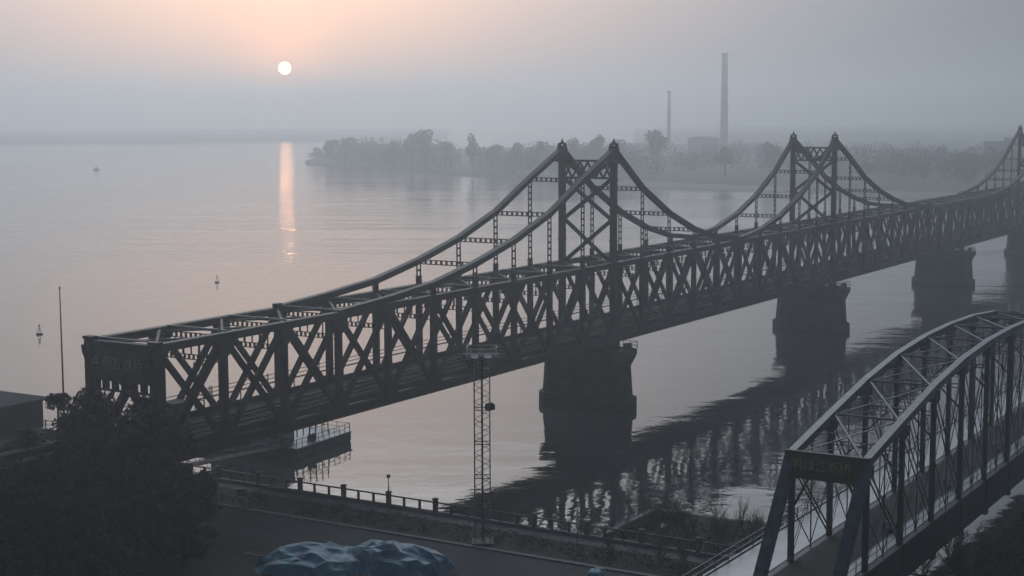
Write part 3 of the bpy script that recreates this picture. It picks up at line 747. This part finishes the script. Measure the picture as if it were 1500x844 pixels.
# floodlight boxes and people-high posts standing on the deck
for k, (x_, y_) in enumerate(((17.8, YR + 1.9), (35.5, YR + 1.9), (54, YR + 1.9))):
    T_ = empty('deck_floodlight', (x_, y_, ZF), R(20), label=['dark floodlight box on the arched bridge deck, nearest the sign', 'dark floodlight box on the arched bridge deck, midway along', 'dark floodlight box on the arched bridge deck, farthest from the sign'][k], cat='floodlight', group='floodlights on the arched bridge')
    MB().box(-.35, .35, -.5, .5, .25, .85).put('housing', m_black, T_)
    MB().box(-.4, -.35, -.42, .42, .3, .8).put('lens', m_white, T_)
    g = MB(); g.box(-.3, .3, -.06, .06, 0, .28); g.put('bracket', m_steel, T_)

# ================================================================== PROMENADE
RL = empty('promenade_railing', (18.75, 0, 3.13), 0, label='concrete-posted steel railing running along the promenade edge above the river', cat='railing')
g = MB(); g.box(-.18, .18, -80, 12, 0, .34); g.put('base_kerb', m_conc, RL)
big = MB().box(-.2, .2, -.2, .2, .34, 1.55).box(-.25, .25, -.25, .25, 1.55, 1.66).mesh('pillar', m_conc_d)
small = MB().box(-.1, .1, -.1, .1, .34, 1.2).mesh('post', m_steel)
for k in range(16):
    y0 = 11.0 - k * 5.75; link('pillar', big, RL, (0, y0, 0))
    for q in (1, 2): link('post', small, RL, (0, y0 - q * 5.75 / 3, 0))
g = MB(); g.beam((0, -80, 1.24), (0, 12, 1.24), .14, .13); g.put('rail', m_steel, RL)
T_ = empty('promenade_railing', (18.75, 13, 6.1), 0, label='railing on the raised terrace between the shed and the bridge portal', cat='railing')
g = MB(); g.beam((0, 1, 1.1), (0, 50, 1.1), .07, .07); g.beam((0, 1, .6), (0, 50, .6), .05, .05); g.put('rail', m_steel, T_)
pm = MB().box(-.06, .06, -.06, .06, 0, 1.15).mesh('post', m_steel)
for k in range(25): link('post', pm, T_, (0, 1 + k * 2, 0))
def lamp(loc, h, label):
    T_ = empty('lamp_post', loc, 0, label=label, cat='lamp post', group='promenade lamp posts')
    MB().lathe([(0, .09), (.3, .06), (h, .035)], 8).put('pole', m_steel, T_)
    MB().lathe([(h, .08), (h + .05, .16), (h + .35, .22), (h + .4, .05)], 10).put('lantern', m_black, T_)
lamp((18.75, -17.75, 4.79), 1.35, 'short lamp on a railing pillar, alone against pale water')
lamp((18.9, 9.9, 4.79), 1.5, 'short lamp on the railing beneath the bridge')
# flag pole
T_ = empty('flagpole', (20.0, 30.2, 5.5), 0, label='tall bare flagpole rising beside the dark shed', cat='flagpole')
MB().lathe([(0, .16), (1.0, .15), (1.0, .12), (9, .10), (17.3, .055)], 10).put('pole', m_rail, T_)
MB().lathe([(0, .55), (1.6, .5), (1.65, .34), (2.5, .3)], 8).put('base', m_conc_d, T_)
MB().lathe([(17.3, .05), (17.38, .12), (17.5, .12), (17.58, .03)], 8).put('finial', m_rail, T_)
MB().box(19.3, 21, 29, 31.4, 3, 5.5).put('flagpole_plinth', m_conc_d, label='concrete plinth jutting from the embankment beneath the flagpole', cat='plinth')
# shed with hipped roof
T_ = empty('shed', (13.5, 36.5, 6.0), 0, label='dark shed with a low blue-grey hipped roof on the raised terrace', cat='shed')
x0, x1, y0, y1 = -7.4, 7.0, -2.2, 22
MB().box(x0, x1, y0, y1, -.2, 3.2).put('wall', m_wall, T_)
g = MB(); o_ = .7
a = [(x0 - o_, y0 - o_, 3.2), (x1 + o_, y0 - o_, 3.2), (x1 + o_, y1 + o_, 3.2), (x0 - o_, y1 + o_, 3.2)]
b2 = [(p[0], p[1], 3.45) for p in a]; xm = (x0 + x1) / 2
c2 = [(xm - .1, y0 + 5, 5.3), (xm + .1, y0 + 5, 5.3), (xm + .1, y1 - 5, 5.3), (xm - .1, y1 - 5, 5.3)]
g.loft([a, b2, c2]); g.put('roof', m_roof, T_)
for k in range(3):
    MB().box(x0 - .05, x0 + .03, 1 + k * 6, 3.2 + k * 6, 1.0, 2.3).put('window', m_glass, T_)
MB().box(-.6, .6, y0 - .05, y0 + .03, 0, 2.1).put('door', m_steel, T_)

# lattice floodlight mast
T_ = empty('lattice_mast', (12.4, -33.1, 3.05), R(31), label='tall slender lattice mast with a small lamp platform in front of the truss bridge', cat='mast')
hw_, Hm = .72, 17.6
for sx_ in (-1, 1):
    for sy_ in (-1, 1):
        g = MB(); g.beam((sx_ * hw_, sy_ * hw_, 0), (sx_ * hw_, sy_ * hw_, Hm), .085, .085); g.put('leg', m_steel_pale, T_)
for f_ in range(4):
    g = MB(); cs = [(-hw_, -hw_), (hw_, -hw_), (hw_, hw_), (-hw_, hw_)]; a, c = cs[f_], cs[(f_ + 1) % 4]
    n = 22
    for k in range(n):
        z0_, z1_ = Hm * k / n, Hm * (k + 1) / n
        pa, pc = (a, c) if k % 2 else (c, a)
        g.beam((*pa, z0_), (*pc, z1_), .045, .045)
        if k % 4 == 0: g.beam((*a, z0_), (*c, z0_), .07, .07)
    g.put('lacing', m_steel, T_)
MB().box(-.09, .09, -.09, .09, 0, Hm).put('ladder', m_steel, T_)
g = MB(); g.box(-1.2, 1.2, -1.35, 1.35, Hm, Hm + .12); g.put('platform', m_steel, T_)
g = MB()
for z in (.55, 1.0):
    for a, c in (((-1.2, -1.35), (1.2, -1.35)), ((1.2, -1.35), (1.2, 1.35)), ((1.2, 1.35), (-1.2, 1.35)), ((-1.2, 1.35), (-1.2, -1.35))): g.beam((*a, Hm + z), (*c, Hm + z), .05, .05)
for a in ((-1.2, -1.35), (1.2, -1.35), (1.2, 1.35), (-1.2, 1.35)): g.box(a[0] - .03, a[0] + .03, a[1] - .03, a[1] + .03, Hm, Hm + 1.05)
g.put('platform_railing', m_steel_pale, T_)
g = MB(); g.beam((-1.5, -1.7, Hm + .6), (-1.5, 1.7, Hm + .6), .1, .12); g.put('light_bar', m_white, T_)
for k in range(3):
    fl = MB().box(-.2, .2, -.28, .28, -.2, .2).put('floodlight', m_steel_pale, T_, (-1.65, -1.2 + k * 1.2, Hm + .35)); fl.rotation_euler = (0, R(-35), 0)
MB().lathe([(-.45, .1), (-.35, .5), (0, .5), (.2, .4), (.3, .1)], 10, (-.5, -.75, 13.2)).put('equipment_box', m_black, T_)
MB().box(-1, 1, -1, 1, -.2, .25).put('footing', m_conc, T_)

# notice board
T_ = empty('notice_board', (11.6, -4.3, 3.1), R(30), label='small pale blue framed notice board by the dark bush', cat='notice board')
MB().box(-.05, .05, -.42, .42, .25, 1.75).put('panel', m_cabin, T_)
g = MB()
for y_ in (-.46, .46): g.box(-.07, .07, y_ - .05, y_ + .05, 0, 1.85)
g.box(-.07, .07, -.42, .42, 1.75, 1.85); g.box(-.065, .065, -.42, .42, .95, 1.02); g.put('frame', m_white, T_)

# tarpaulin covered heap
def heap(loc, rx, ry, h, seed, label, nb, rz=0, grp=None):
    rnd = random.Random(seed); T_ = MB(); N, Mm = 7 + nb, 6 + nb
    for i in range(N):
        for j in range(Mm):
            u = i / (N - 1) * 2 - 1; v = j / (Mm - 1) * 2 - 1
            rad = max(abs(u), abs(v), math.hypot(u, v) * .86); dome = max(0, 1 - rad ** 2.6) ** .7
            inn = 0 < i < N - 1 and 0 < j < Mm - 1
            z = h * dome * rnd.uniform(.72, 1.08) if inn else .03
            ju, jv = (rnd.uniform(-.6, .6) / N, rnd.uniform(-.6, .6) / Mm) if inn else (rnd.uniform(-.5, .1) / N * (1 if u > 0 else -1), rnd.uniform(-.5, .1) / Mm * (1 if v > 0 else -1))
            sq = 1 - .16 * (u * v) ** 2
            T_.v.append(((u + ju) * rx * sq, (v + jv) * ry * sq, z))
    for i in range(N - 1):
        for j in range(Mm - 1):
            a = i * Mm + j
            if (i + j) % 2: T_.f += [(a, a + Mm, a + Mm + 1), (a, a + Mm + 1, a + 1)]
            else: T_.f += [(a, a + Mm, a + 1), (a + 1, a + Mm, a + Mm + 1)]
    o = T_.put('tarpaulin', m_tarp, None, loc, label=label, cat='tarpaulin', group=grp); o.rotation_euler = (0, 0, rz)
    bv = o.modifiers.new('soften', 'SUBSURF'); bv.levels = bv.render_levels = 3
    me = o.data; at = me.attributes.new('crease_edge', 'FLOAT', 'EDGE')
    for e_ in at.data: e_.value = rnd.choice((0, .4, .8, 1.0))
    tx = bpy.data.textures.new('folds', 'CLOUDS'); tx.noise_scale = 1.7; tx.noise_basis = 'VORONOI_F2_F1'
    dm = o.modifiers.new('folds', 'DISPLACE'); dm.texture = tx; dm.strength = .12; dm.mid_level = .5
    return o
heap((2.4, -30.0, 3.02), 3.4, 5.6, 2.2, 3, 'large folded blue tarpaulin heap beside the road, its paler half', 5, 0, 'blue tarpaulin heaps by the road')
heap((-1.2, -24.0, 3.0), 4.2, 5.2, 1.9, 8, 'lower crumpled blue tarpaulin heap on the brown earth', 5, .3, 'blue tarpaulin heaps by the road')
heap((9.6, -46.6, 3.03), 1.1, .8, .4, 5, 'small scrap of bright blue tarpaulin at the foot of the scrub', 2, .3)
heap((4.6, -33.6, 3.02), 1.2, 1.1, .5, 6, 'small pale blue sheet lying off the end of the big heap', 3, .3)

# ================================================================== PONTOON, BUOYS, BOAT
T_ = empty('pontoon', (44, 13.5, 0), R(4), label='blue moored pontoon with cabin and railings under the near bridge span', cat='pontoon')
g = MB(); g.loft([[(-1.6 + .5, .4, -.6), (10.2, .4, -.6), (10.2, 19.4, -.6), (-1.1, 19.4, -.6)], [(-1.6, 0, .2), (10.8, 0, .2), (10.8, 20, .2), (-1.6, 20, .2)], [(-1.6, 0, 1.25), (10.8, 0, 1.25), (10.8, 20, 1.25), (-1.6, 20, 1.25)]])
g.put('hull', m_hull, T_)
g = MB(); g.box(-1.72, 10.92, -.12, 20.1, 1.25, 1.38); g.put('deck', m_cabin, T_)
g = MB(); g.box(-1.0, 1.6, 2.6, 14, 1.38, 3.9); g.put('cabin', m_cabin, T_)
g = MB(); g.box(-1.4, 2.0, 2.2, 14.4, 3.9, 4.1); g.put('cabin_roof', m_roof, T_)
g = MB()
for k in range(4): g.box(-1.05, -.98, 3.6 + k * 2.6, 5 + k * 2.6, 2.2, 3.2)
g.put('window', m_glass, T_)
g = MB()
for z in (.5, 1.05):
    for a, c in (((-1.5, .1), (10.7, .1)), ((10.7, .1), (10.7, 19.9)), ((-1.5, .1), (-1.5, 19.9))): g.beam((*a, 1.38 + z), (*c, 1.38 + z), .05, .05)
for k in range(11): g.box(-1.53 + k * 1.22, -1.47 + k * 1.22, .07, .13, 1.38, 2.45)
for k in range(10): g.box(10.67, 10.73, .1 + k * 2, .16 + k * 2, 1.38, 2.45); g.box(-1.53, -1.47, .1 + k * 2, .16 + k * 2, 1.38, 2.45)
g.put('railing', m_steel, T_)
g = MB()
for x_ in (4.2, 5.6, 7.0, 8.4):
    for y_ in (2, 4): g.box(x_ - .05, x_ + .05, y_ - .05, y_ + .05, 1.38, 4.6)
for z in (2.6, 3.6, 4.6):
    for y_ in (2, 4): g.beam((4.2, y_, z), (8.4, y_, z), .06, .06)
for x_ in (4.2, 5.6, 7.0): g.beam((x_, 2, 2.6), (x_ + 1.4, 2, 3.6), .05, .05)
g.put('gantry', m_steel, T_)
for k, (x_, y_) in enumerate(((2.9, 1.1), (3.5, .9))):
    MB().lathe([(0, .32), (.5, .34), (.9, .22), (1.0, .05)], 8, (x_, y_, 1.38)).put('mooring_bollard', m_black, T_)
g = MB(); g.box(6.6, 6.72, 19.9, 20.02, 0, 6.5); g.beam((6.66, 19.5, 5.6), (6.66, 20.4, 5.6), .06, .06); g.beam((6.66, 19.6, 6.1), (6.66, 20.3, 6.1), .06, .06); g.put('signal_mast', m_steel, T_)
T_ = empty('gangway', (19.5, 15.2, 1.9), 0, label='sloping steel gangway linking the embankment to the moored pontoon', cat='gangway')
g = MB(); g.beam((-.4, 0, .9), (23.2, 0, -.35), 1.5, .16); g.put('deck', m_deck, T_)
g = MB()
for y_ in (-.8, .8):
    g.beam((-.4, y_, 2.0), (23.2, y_, .75), .06, .06); g.beam((-.4, y_, 1.5), (23.2, y_, .25), .04, .04)
    for k in range(12): g.box(k * 2.1, k * 2.1 + .05, y_ - .03, y_ + .03, .9 - k * 2.1 * .053, 2.0 - k * 2.1 * .053)
g.put('handrail', m_steel, T_)

def buoy(loc, s, label, rz=0):
    T_ = empty('navigation_buoy', (loc[0], loc[1], 0), rz, label=label, cat='buoy', group='small navigation buoys on the river'); T_.scale = (s, s, s)
    MB().lathe([(-.3, .5), (-.1, .75), (.25, .8), (.4, .6)], 14).put('float', m_red, T_)
    g = MB()
    for k in range(3):
        a = k * 2.094; g.beam((.5 * math.cos(a), .5 * math.sin(a), .35), (.08 * math.cos(a), .08 * math.sin(a), 1.9), .07, .07)
    g.lathe([(1.1, .34), (1.16, .34)], 10); g.put('frame', m_steel, T_)
    MB().lathe([(1.8, .05), (1.85, .2), (2.2, .2), (2.3, .05)], 10).put('lantern', m_black, T_)
buoy((105.0, 128.8), .85, 'nearest buoy, out from the flagpole')
buoy((195.1, 163.0), .8, 'lone buoy in mid-river below the sun glitter', .6)
T_ = empty('rowing_boat', (779, 810, 0), R(100), label='tiny boat far out on the hazy river towards the other bank', cat='boat')
g = MB(); S = []
for t_ in range(9):
    u = t_ / 8 * 2 - 1; wd = 1.0 * (1 - u ** 4) + .05; x_ = u * 3.2; zt_ = .55 + .35 * u * u
    S.append([(x_, -wd, zt_), (x_, -wd * .6, -.15), (x_, wd * .6, -.15), (x_, wd, zt_)])
g.loft(S); g.put('hull', m_steel, T_)
MB().box(-.9, .9, -.6, .6, .5, 1.9).put('cabin', m_wall, T_); MB().box(-1.1, 1.1, -.7, .7, 1.9, 2.0).put('cabin_roof', m_roof, T_)

# ================================================================== VEGETATION NEAR
def evergreen(seed, H_, Rr, nclump, leaf, m=m_leaf, low=.25, per=150, cs=.34):
    rnd = random.Random(seed); t_ = MB(); c = MB()
    ax = (rnd.uniform(-.3, .3), rnd.uniform(-.3, .3))
    t_.tube([(0, 0, -.3), (ax[0] * .4, ax[1] * .4, H_ * .35), (ax[0], ax[1], H_ * .9)], [.03 * H_, .022 * H_, .006 * H_], 8)
    for k in range(nclump):
        zt_ = rnd.uniform(low, 1.0) ** .9; prof_ = math.sin(math.pi * min(1, (zt_ - low + .12) / (1.12 - low)) ** .8) ** .6
        a = rnd.uniform(0, 6.28); q = rnd.uniform(.35, 1.0) * Rr * prof_
        P = Vector((ax[0] * zt_ + math.cos(a) * q, ax[1] * zt_ + math.sin(a) * q, zt_ * H_ * .93))
        t_.tube([(ax[0] * zt_, ax[1] * zt_, max(.12 * H_, P.z - q * .5)), tuple((P + Vector((0, 0, P.z - q * .25))) / 2) if False else tuple(P.lerp(Vector((0, 0, P.z - q * .3)), .5)), tuple(P)], [.035 + .006 * H_, .03, .015], 4, cap=False)
        leafblob(c, P, Rr * cs * rnd.uniform(.6, 1.1), Rr * cs * rnd.uniform(.4, .75), per, leaf, rnd)
    return t_.mesh('trunk', m_bark), c.mesh('crown', m)
ev = [evergreen(1, 11.5, 4.6, 60, .20), evergreen(2, 9, 4.2, 52, .20), evergreen(3, 8, 3.8, 48, .2, m_leaf2)]
ev_sparse = evergreen(4, 12.5, 3.8, 30, .17, m_leaf, .3, 120, .22)
def plant(kind, loc, s, rz, label, meshes, group, cat='tree', names=('trunk', 'crown')):
    T_ = empty(kind, loc, rz, label=label, cat=cat, group=group)
    T_.scale = s if isinstance(s, tuple) else (s, s, s)
    for nme, me in zip(names, meshes): link(nme, me, T_)
    return T_
G = 'dark trees massed in front of the bridge portal'
plant('evergreen_tree', (-3.4, 5.6, 3), 1.12, 0, 'thin open tree whose sparse branches poke past the far portal post', ev_sparse, G)
plant('evergreen_tree', (-5.0, -.8, 3), (1.0, 1.0, 1.28), 1, 'dense dark tree directly beneath the sign portal', ev[0], G)
plant('evergreen_tree', (-2.2, -4.6, 3), (1.0, 1.0, 1.2), 2, 'dense dark tree hiding the foot of the near portal post', ev[0], G)
plant('evergreen_tree', (-1.5, -8.2, 3), (.8, .8, .8), 3, 'smaller dark tree bordering the mass below the near portal post', ev[1], G)
spots = [(-3, 9.5, 6.2, .62, 1), (2, 13.5, 6.0, .24, 0), (-7, 6, 3, 1.25, 2), (-9, -5, 3, 1.35, 1), (-9, -9.5, 3, 1.05, 0), (-12, 9, 4, 1.1, 1), (-6.5, -11.5, 3, .75, 2), (-14, -7, 3, 1.25, 1), (-12.5, -12.5, 3, 1.0, 2), (-8, -14.5, 3, .65, 1), (-16, 5.5, 3, 1.15, 2), (-10, 16, 6, .6, 1), (-4, 18, 6, .55, 2), (4, 21, 6, .22, 1), (-19, -9, 3, 1.0, 0), (-17, -15.5, 3, .62, 2), (-21, -6.5, 3, 1.3, 1), (-1.5, 2.5, 3, .8, 2)]
slab_ = ['dark tree on the bank left of the portal, rising over the terrace', 'low tree on the raised terrace nearest the portal', 'brownish tree just left of the portal trees', 'dark tree in the middle of the black mass', 'dark tree in front of the tree under the portal', 'dark tree on the slope up to the terrace', 'brownish tree in front of the near portal post', 'dark tree low in the picture left of the brown earth', 'brownish tree bordering the brown earth', 'dark tree between the notice board and the brown earth', 'brownish tree toward the lower left of the mass', 'small dark tree on the terrace in front of the shed', 'small brownish tree on the terrace by the shed corner', 'low dark tree on the terrace below the flagpole', 'dense tree at the lower left of the mass', 'low brownish tree at the bottom edge by the brown earth', 'dark tree at the lower left corner of the mass', 'small brownish tree under the bridge behind the others']
for (x_, y_, z_, s, k), lb in zip(spots, slab_): plant('evergreen_tree', (x_, y_, z_ - .1), s, x_ * 1.3, lb, ev[k], G)
plant('clipped_bush', (11.8, .9, 3), (.34, .34, .36), 0, 'rounded dark bush in front of the railing beneath the bridge', evergreen(9, 9, 4.2, 60, .3, m_leaf, .05, 120, .36), 'bushes', 'bush')
# hedges along the planting strip
g = MB(); rnd = random.Random(21)
for _ in range(260): leafblob(g, (rnd.uniform(12, 16.2), rnd.uniform(-70, 4), 3.25), .8, .35, 26, .12, rnd)
g.put('ground_cover', m_leaf2, kind='stuff', label='low brown winter ground cover in the promenade planting strip', cat='ground cover')

def bare(seed, H_, spread, n_main=5, depth=4, thick=.05, multi=False):
    rnd = random.Random(seed); tr = MB(); br = MB()
    def grow(p, d, ln, r_, lvl):
        q = p + d * ln; bend = Vector((rnd.uniform(-.1, .1), rnd.uniform(-.1, .1), rnd.uniform(0, .08))) * ln
        mid = p.lerp(q, .5) + bend
        (tr if lvl == 0 else br).tube([p, mid, q], [r_, r_ * .85, r_ * .65], 5 if lvl < 2 else 3, cap=False)
        if lvl >= depth: return
        for k in range(rnd.choice((2, 3, 3, 4)) if lvl else n_main):
            a = rnd.uniform(0, 6.28); sp = rnd.uniform(.25, .65) * spread
            nd = (d + Vector((math.cos(a) * sp, math.sin(a) * sp, rnd.uniform(.0, .25)))).normalized()
            st_ = p.lerp(q, rnd.uniform(.55, 1.0))
            grow(st_, nd, ln * rnd.uniform(.55, .8), r_ * .55, lvl + 1)
    if multi:
        for k in range(n_main + 3):
            a = rnd.uniform(0, 6.28); sp = rnd.uniform(.1, .6)
            grow(Vector((0, 0, 0)), Vector((math.cos(a) * sp, math.sin(a) * sp, 1)).normalized(), H_ * .42, thick * .6, 1)
        tr.tube([(0, 0, -.3), (0, 0, .3)], [thick * 1.6, thick], 6)
    else: grow(Vector((0, 0, -.2)), Vector((rnd.uniform(-.05, .05), rnd.uniform(-.05, .05), 1)).normalized(), H_ * .36, thick, 0)
    return tr.mesh('trunk', m_bark), br.mesh('branches', m_twig)
bs = [bare(31, 7.0, 1.15, 9, 5, .16), bare(32, 6.5, 1.15, 9, 5, .14)]
bsh = [bare(41, 3.2, 1.1, 6, 4, .05, True), bare(42, 2.6, 1.2, 7, 4, .05, True), bare(43, 3.8, .9, 5, 4, .05, True)]
sap = [bare(51, 4.8, .45, 7, 3, .055), bare(52, 4.0, .4, 8, 3, .05)]
GB = 'bare winter trees under the arched bridge'
for k, (x_, y_, s, lb) in enumerate([(26.3, -73.4, 1.05, 'round bare tree beside the girder of the arched bridge'), (25.2, -78.2, 1.15, 'bare greenish tree at the lower right corner'), (22, -76.0, .8, 'bare tree at the bottom edge between the two round ones'), (22.5, -71.6, .8, 'bare tree tucked below the arched bridge girder'), (20.5, -80.5, .9, 'bare tree cut by the right edge of the bank')]):
    plant('bare_tree', (x_, y_, .8), s, k * 2, lb, bs[k % 2], GB, names=('trunk', 'branches'))
rnd = random.Random(77)
GS = 'bare shrubs on the river terrace'
k = 0
for _ in range(400):
    x_ = rnd.uniform(13, 38); y_ = rnd.uniform(-63, -40)
    if k >= 70: break
    if x_ < 20 and x_ > 16.2: continue
    if x_ > shore_x(y_) - 5: continue
    if x_ < 20 and y_ > -44: continue
    z_ = land_z(x_, y_) - .02
    plant('bare_shrub', (x_, y_, z_), rnd.uniform(.6, 1.15), rnd.uniform(0, 6), 'brown twiggy bare shrub in the scrub below the arched bridge sign', bsh[k % 3], GS, 'shrub', ('trunk', 'branches')); k += 1
for k, (x_, y_) in enumerate([(30.2, -53.6), (31.0, -54.9), (29.0, -55.8), (33, -52.6), (27, -50.2), (28.5, -47.2), (31.5, -56.8), (25, -46), (34, -50)]):
    plant('sapling', (x_, y_, .85), .9 + .1 * (k % 3), k, 'thin bare sapling standing in the scrub against pale water', sap[k % 2], 'bare saplings on the river terrace', 'sapling', ('trunk', 'branches'))
plant('sapling', (15.5, -41.5, 3.05), (1.0, 1.0, 1.25), 1, 'thin bare street tree beside the promenade railing', sap[0], None, 'tree', ('trunk', 'branches'))
# low scrub and litter mass on the terrace
g = MB(); rnd = random.Random(5)
for _ in range(420):
    y_ = rnd.uniform(-82, -39); x_ = rnd.uniform(20, shore_x(y_) - 3.5); leafblob(g, (x_, y_, .95), .9, .4, 14, .14, rnd)
g.put('scrub', m_leaf2, kind='stuff', label='low brown scrub and dead grass covering the river terrace', cat='scrub')
g = MB(); rnd = random.Random(6)
for _ in range(60):
    x_, y_ = rnd.uniform(22, 30), rnd.uniform(-57, -50); s = rnd.uniform(.15, .5)
    g.box(x_ - s, x_ + s, y_ - s * .8, y_ + s * .8, .85, 1.0 + s * .9)
g.put('rubble', m_conc, kind='stuff', label='pale broken concrete rubble at the foot of the arched bridge', cat='rubble')

# ================================================================== HAZE
hz = bpy.data.materials.new('haze'); hz.use_nodes = True; nt = hz.node_tree; nt.nodes.clear()
o = nt.nodes.new('ShaderNodeOutputMaterial'); v = nt.nodes.new('ShaderNodeVolumePrincipled')
v.inputs['Color'].default_value = (*HAZE_COLOR, 1); v.inputs['Density'].default_value = HAZE_DENSITY; v.inputs['Anisotropy'].default_value = 0.7
nt.links.new(v.outputs[0], o.inputs['Volume'])
MB().box(-450, 4400, -1450, 4350, -2.2, 118).put('haze', hz, kind='stuff', label='pale morning haze over the river', cat='haze')
